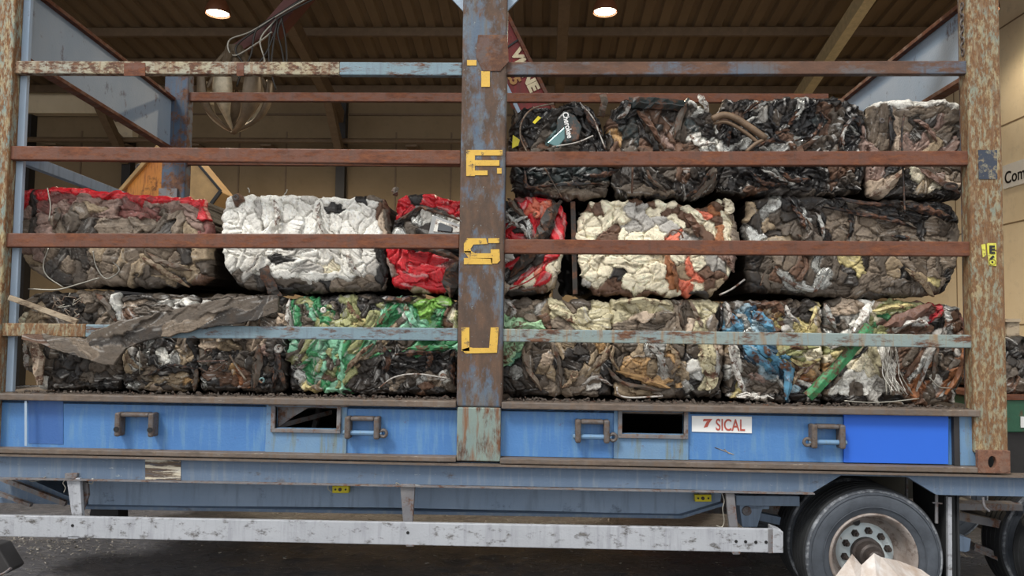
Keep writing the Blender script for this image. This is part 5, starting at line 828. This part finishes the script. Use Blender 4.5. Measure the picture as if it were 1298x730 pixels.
# loose pieces in front ------------------------------------------------------
r = empty('bent_bumper', at(170, 425, -.12), 'long folded dark grey-brown bumper sheet lying across the lower left rail', 'bumper')
crumple('bumper_sheet', [(30, 420), (70, 426), (107, 430), (118, 420), (150, 408), (200, 397), (250, 385), (300, 376), (352, 371)], [(28, 431), (60, 440), (100, 452), (143, 464), (160, 440), (185, 431), (215, 426), (262, 415), (312, 409), (352, 398)],
 '45 432 b 10 3,75 435 G 15 4,110 440 g 20 4,140 450 G 20 3,130 432 d -20 4,150 420 G -18 6,200 408 G -15 7,250 398 G -14 7,300 388 G -12 7,180 420 d -15 6,240 408 g -12 7,300 400 d -10 5,340 382 d -60 3,345 395 G',
 -.075, .03, M_scrap, r, seed=30, fold=.25, cre=.25, relief=.3, thin=True, amp=.9, ragged=1.2, groove=.15, split=0, grime=.2, scr=.35)
r = empty('wooden_batten', at(55, 393, -.07), 'short weathered pale batten sticking out behind the left post', 'wood')
MB().bar(at(12, 377, -.05), at(98, 408, .02), .03, .032).build('batten', M_wood, r, bevel=.003)
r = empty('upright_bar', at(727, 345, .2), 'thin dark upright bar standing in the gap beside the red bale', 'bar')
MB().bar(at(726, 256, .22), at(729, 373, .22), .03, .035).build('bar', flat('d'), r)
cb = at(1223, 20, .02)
r = empty('gap_shade_sheet', at(726, 372, .6), 'dark sheet added as painted shade in the gap behind the thin upright bar', 'shade sheet')  # added dark sheet: the shade of the gap is put into its colour
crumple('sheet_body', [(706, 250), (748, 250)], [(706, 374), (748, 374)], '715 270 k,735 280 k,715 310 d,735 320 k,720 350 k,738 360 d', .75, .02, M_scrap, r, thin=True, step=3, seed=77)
r = empty('hanging_chain', cb, 'rusty chain hanging beside the top of the right post', 'chain')
ch = MB()
for k in range(9):
    z = at(1223, 18, .0).z+.05-k*.036; ch.ring((2.575, .0, z), .022, .0065, ax=(0, 1, 0) if k % 2 else (1, 0, 0), st=(.62, 1) if k % 2 else (.62, 1), n=14, m=6)
ch.build('chain_links', M_lash, r, smooth=True)
# litter along the deck edge (uncountable chips)
li = MB(); rr = random.Random(3)
for i in range(900):
    x = rr.uniform(-3.25, 2.55)
    if -.5 < x < -.2: continue
    y = rr.uniform(-.06, .12); z = 1.298+rr.uniform(0, .006); a = rr.uniform(0, 6.3); l = rr.uniform(.004, .02)*(2 if rr.random() < .1 else 1); w_ = rr.uniform(.002, .008)
    dx, dy = math.cos(a)*l, math.sin(a)*l*.5; h = rr.uniform(.003, .018)
    li.add([(x-dx, y-dy, z), (x+dx, y+dy, z+rr.uniform(0, .012)), (x+dx-dy*.4, y+dy+w_, z), (x, y, z+h)], [(0, 1, 2), (0, 1, 3), (1, 2, 3), (0, 2, 3)])
tag(li.build('scrap_chips', painted('chips_mixed', (96, 86, 76), (60, 54, 50), None, rust=.3, sc=14, rs=20, seed=50, chip=(215, 210, 196))), 'small dark and pale scrap chips scattered along the deck edge', 'debris', kind='stuff')
# gravel and litter on the ground at left
li = MB()
for i in range(900):
    if i < 650: p_ = at(rr.gauss(75, 60), rr.gauss(692, 11), 0); d_ = ray(max(-10, rr.gauss(70, 60)), rr.gauss(690, 11))
    else: d_ = ray(rr.uniform(0, 1000), rr.uniform(690, 730))
    t_ = (GZ-ZC)/d_.z; q = CP+d_*t_; s = rr.uniform(.003, .011)*(1.8 if rr.random() < .08 else 1)
    vs = [q+Vector((rr.uniform(-1, 1)*s*1.4, rr.uniform(-1, 1)*s, rr.uniform(0, 1.2)*s+.008)) for k in range(5)]
    li.add(vs, [(0, 1, 2), (0, 2, 3), (0, 3, 4), (1, 2, 3), (1, 3, 4), (0, 1, 4)])
tag(li.build('gravel', plain('gravel_pale', (150, 144, 134), .8, 0, .5, 9)), 'pale gravel and glass crumbs strewn on the dark ground at left', 'gravel', kind='stuff')

# ------------------------------------------------------------------ inside the shed
# orange-peel grapple
YG = 5.8; gc = at(298, 104, YG)
r = empty('orange_peel_grapple', gc, 'steel orange peel grapple with closed tines hanging under the roof', 'grapple')
M_tine = plain('tine_worn_steel', (205, 192, 165), .45, .2, .5, 5, .5); M_tined = plain('grapple_dark_steel', (120, 104, 84), .5, .2, .4, 6, .5)
bot_ = at(300, 168, YG).z; hh = gc.z-bot_
for k in range(7):
    a0_ = 2*math.pi*k/7+.25; vs = []; n = 14; wmax = .27
    for i in range(n):
        t_ = i/(n-1); ang = t_*math.pi*.5
        rad = .54*math.cos(ang)**.8+.01 if t_ < 1 else .01; rad = .54*math.sin(math.pi*(.5+.5*t_))**.9+.02; rad = .50*(1-max(0, (t_-.1)/.9)**3.2)+.02
        z = gc.z+.05-hh*t_*1.08; ww = wmax*(.55+.45*math.sin(math.pi*min(t_*1.3, 1)))*(1-t_**3)+.02
        tx_, ty_ = -math.sin(a0_), math.cos(a0_)
        for s_ in (-1, -.5, 0, .5, 1):
            rr_ = rad-abs(s_)**2*.07
            vs.append((gc.x+math.cos(a0_)*rr_+tx_*s_*ww/2, gc.y+math.sin(a0_)*rr_+ty_*s_*ww/2, z))
    fs = [(i*5+j, i*5+j+1, (i+1)*5+j+1, (i+1)*5+j) for i in range(n-1) for j in range(4)]
    o = MB().add(vs, fs).build('tine', M_tine if k % 2 else M_tined, r, smooth=True); so = o.modifiers.new('solidify', 'SOLIDIFY'); so.thickness = .03
    MB().tube([(gc.x+math.cos(a0_)*.15, gc.y+math.sin(a0_)*.15, gc.z+.38), (gc.x+math.cos(a0_)*.44, gc.y+math.sin(a0_)*.44, gc.z-.05)], .035, 8).build('cylinder_ram', M_tined, r)
MB().tube([(gc.x, gc.y, gc.z-.05), (gc.x, gc.y, gc.z+.12), (gc.x, gc.y, gc.z+.5)], [.2, .24, .14], 16).build('grapple_head', M_tined, r)
topa = at(352, 30, YG); topb = at(420, -60, YG)
MB().bar(gc+Vector((0, 0, .45)), topa, .14, .14).bar(topa-Vector((.1, 0, .15)), topb+Vector((1.2, 0, 1.3)), .22, .26, (0, 1, 0)).build('crane_arm', plain('arm_dark_red', (92, 40, 34), .5), r)
hs = [[(400, -8), (360, 15), (318, 40), (292, 50), (290, 64), (300, 70), (330, 52), (345, 40)], [(395, -8), (350, 20), (325, 38), (318, 70), (306, 92), (300, 110)], [(405, -5), (352, 24), (342, 45), (341, 75), (344, 92)], [(352, 24), (346, 60), (344, 90), (350, 114)], [(358, 22), (352, 40), (357, 62), (360, 80)], [(350, 25), (330, 50), (335, 80), (315, 100)], [(380, 0), (340, 28), (300, 58), (308, 80), (318, 100)], [(352, 30), (338, 66), (318, 92)], [(356, 20), (362, 50), (364, 82)]]
for h_ in hs: MB().tube(pxs(h_, YG-.2, 6), .014, 6).build('hydraulic_hose', M_wire if h_[0][0] in (400, 350) else M_hose, r, smooth=True)
# red boom with lettering
YM = 4.0; A = at(612, -48, YM); Bp = at(697, 125, YM); dv = (Bp-A).normalized(); nv_ = Vector((-dv.z, 0, dv.x)); nv_ = -nv_ if nv_.x > 0 else nv_     # towards lower left
wb_ = 45/952*8.6; end = A+dv*((A.z-GZ-.3)/-dv.z)
r = empty('crane_boom', (end.x, YM, GZ), 'dark red crane boom with cream lettering slanting behind the centre post', 'crane')
M_red = painted('boom_red', (138, 34, 30), (116, 30, 28), (90, 40, 30), rust=.25, sc=4, rs=8, seed=60)
A2 = A-dv*1.5
MB().add([A2, end, end+nv_*wb_, A2+nv_*wb_]+[p_+Vector((0, .4, 0)) for p_ in (A2, end, end+nv_*wb_, A2+nv_*wb_)], [(0, 1, 2, 3), (7, 6, 5, 4), (0, 4, 5, 1), (1, 5, 6, 2), (2, 6, 7, 3), (3, 7, 4, 0)]).build('boom_arm', M_red, r, bevel=.01)
for q0 in (0, wb_-.03): MB().bar(A2+nv_*(q0+.015)+Vector((0, -.02, 0)), end+nv_*(q0+.015)+Vector((0, -.02, 0)), .04, .05, (0, 1, 0)).build('boom_flange', M_railbrown if q0 == 0 else M_gusset, r)
MB().box(end.x-.9, end.x+.9, YM-.5, YM+1.2, GZ, GZ+.5).build('crane_base', M_red, r)
j0 = at(640, 62, YM-.01); MB().bar(j0, at(659, 49, YM-.01), .01, .02).build('panel_seam', M_black, r)
M_cream = plain('lettering_cream', (232, 216, 178), .6); M_gold = plain('lettering_gold', (176, 128, 72), .6)
text('lettering', 'VKINE', .115, M_cream, r, at(648, 66.5, YM-.015), dv, -nv_, bold=.010, sx=1.15, thick=.004)
text('lettering', '125', .115, M_gold, r, at(638, 85, YM-.015), dv, -nv_, bold=.008, sx=1.0, thick=.004)
# scoop behind the red bale; orange lamp light is put into its paint
YS = 5.2
r = empty('loader_bucket', Vector((at(215, 250, YS).x, YS+.4, GZ)), 'orange loader bucket with lamp light painted in, tilted up behind the red topped bale', 'bucket')
M_or = painted('bucket_orange_with_light', (226, 150, 62), (206, 128, 52), (150, 84, 36), rust=.3, sc=2.5, rs=3.5, seed=61); M_tanp = plain('bucket_pale_steel', (196, 158, 104), .55, .1, .3, 4)
MB().pxprism([(148, 244), (206, 176), (214, 178), (232, 196), (236, 300), (150, 300)], YS, .35).build('bucket_shell', M_or, r, bevel=.02)
MB().pxprism([(230, 190), (240, 196), (279, 243), (262, 262), (236, 300), (228, 300)], YS-.12, .5).build('side_plate', M_tanp, r, bevel=.01)
MB().pxprism([(146, 244), (152, 244), (209, 179), (206, 174)], YS-.06, .45).build('cutting_edge', M_tanp, r, bevel=.01); MB().bar(at(268, 258, YS-.14), at(280, 242, YS-.14), .04, .04).bar(at(241, 196, YS-.14), at(280, 242, YS-.14), .03, .03).build('cutting_edge', M_dark, r)
c_ = at(176, 212, YS-.02); MB().ring(c_, .03, .02).build('bucket_pin', M_lash, r)
MB().box(at(150, 250, YS).x, at(275, 250, YS).x, YS, YS+1.2, GZ, at(200, 285, YS).z).build('loader_body', M_dark, r)
# stacked scrap beyond the right post
sc_ = [('dark oily scrap bale standing beyond the right post', [(1268, 428), (1300, 424), (1340, 426)], [(1268, 500), (1300, 501), (1340, 502)], '1275 440 k,1285 435 d,1295 445 k,1290 460 d,1278 465 G,1300 470 d,1285 485 b,1276 495 G,1296 490 G,1315 450 d,1320 480 G')]
r = empty('crushed_car_bale', at(1300, 500, 2.2), sc_[0][0], 'bale'); crumple('crushed_body', sc_[0][1], sc_[0][2], sc_[0][3], 2.2, 1.2, M_scrap, r, seed=71)
zt = at(1290, 428, 2.3).z
r = empty('wooden_crate', at(1286, 428, 2.5), 'small weathered wooden box on the scrap beyond the right post', 'crate'); MB().pxprism(R4(1276, 406, 1293, 430), 2.5, .3).build('crate_body', M_wood, r, bevel=.01); MB().pxprism(R4(1275, 404, 1294, 408), 2.48, .34).build('crate_lid', M_wood, r)
r = empty('green_skip', at(1290, 545, 2.1), 'dark green steel skip standing beyond the right post', 'skip')
MB().pxprism(R4(1266, 506, 1345, 548), 2.1, 1.2).build('skip_body', painted('skip_green', (38, 84, 62), (46, 96, 70), None, rust=.3, sc=4, rs=6, seed=62), r, bevel=.01); MB().pxprism(R4(1262, 501, 1345, 507), 2.08, 1.25).build('skip_rim', M_railbrown, r); MB().pxprism(R4(1294, 528, 1302, 542), 2.09, .02).build('white_mark', M_white, r)
MB().box(at(1268, 548, 2.1).x, at(1345, 548, 2.1).x, 2.15, 3.2, GZ, at(1290, 548, 2.1).z).build('skip_stand', M_dark, r)
# crumpled cardboard in front of the wheel
r = empty('crumpled_sheet', at(1115, 745, -.6), 'crumpled beige cardboard sheet peaking in front of the wheel hub', 'cardboard')
V = {'a': (1050, 742, -.75), 'b': (1076, 708, -.6), 'c': (1080, 702, -.62), 'd': (1092, 716, -.72), 'e': (1108, 701, -.66), 'f': (1117, 706, -.64), 'g': (1140, 711, -.5), 'h': (1168, 722, -.45), 'i': (1196, 742, -.5), 'j': (1090, 742, -.80), 'k': (1112, 742, -.82), 'l': (1150, 742, -.72)}
ks = list(V); vs = [at(*V[k]) for k in ks]; I = lambda s: tuple(ks.index(c) for c in s)
low = {k: Vector((vs[ks.index(k)].x, vs[ks.index(k)].y-.05, GZ+.01)) for k in 'ajkli'}; base = len(vs); vs += [low[k] for k in 'ajkli'] + [Vector((at(1120, 742, -.3).x, -.28, GZ+.01))]
lo_ = {k: base+i for i, k in enumerate('ajkli')}; bk = base+5
fs = [I('abj'), I('bcd'), I('bdj'), I('dej'), I('ejk'), I('efk'), I('fgl'), I('fkl'), I('ghl'), I('hil')]+[(I('a')[0], I('j')[0], lo_['j'], lo_['a']), (I('j')[0], I('k')[0], lo_['k'], lo_['j']), (I('k')[0], I('l')[0], lo_['l'], lo_['k']), (I('l')[0], I('i')[0], lo_['i'], lo_['l'])]+[(I(a)[0], I(b_)[0], bk) for a, b_ in ('ab', 'bc', 'cd', 'de', 'ef', 'fg', 'gh', 'hi')]+[(lo_['a'], I('a')[0], bk), (lo_['i'], I('i')[0], bk)]
MB().add(vs, fs).build('cardboard', plain('cardboard_beige', (206, 202, 198), .8, 0, .35, 7, .5, (168, 150, 134)), r)
r = empty('rubber_offcut', at(2, 725, -.3), 'dark bent rubber offcut at the lower left edge', 'rubber')
MB().pxprism([(-20, 690), (-4, 692), (14, 722), (8, 727), (-20, 740)], -.3, .12).build('rubber_body', M_dark, r, bevel=.008); MB().tube(pxs([(-12, 732), (4, 727), (14, 720)], -.32, 4), .008, 6).build('rubber_lip', M_steel, r)
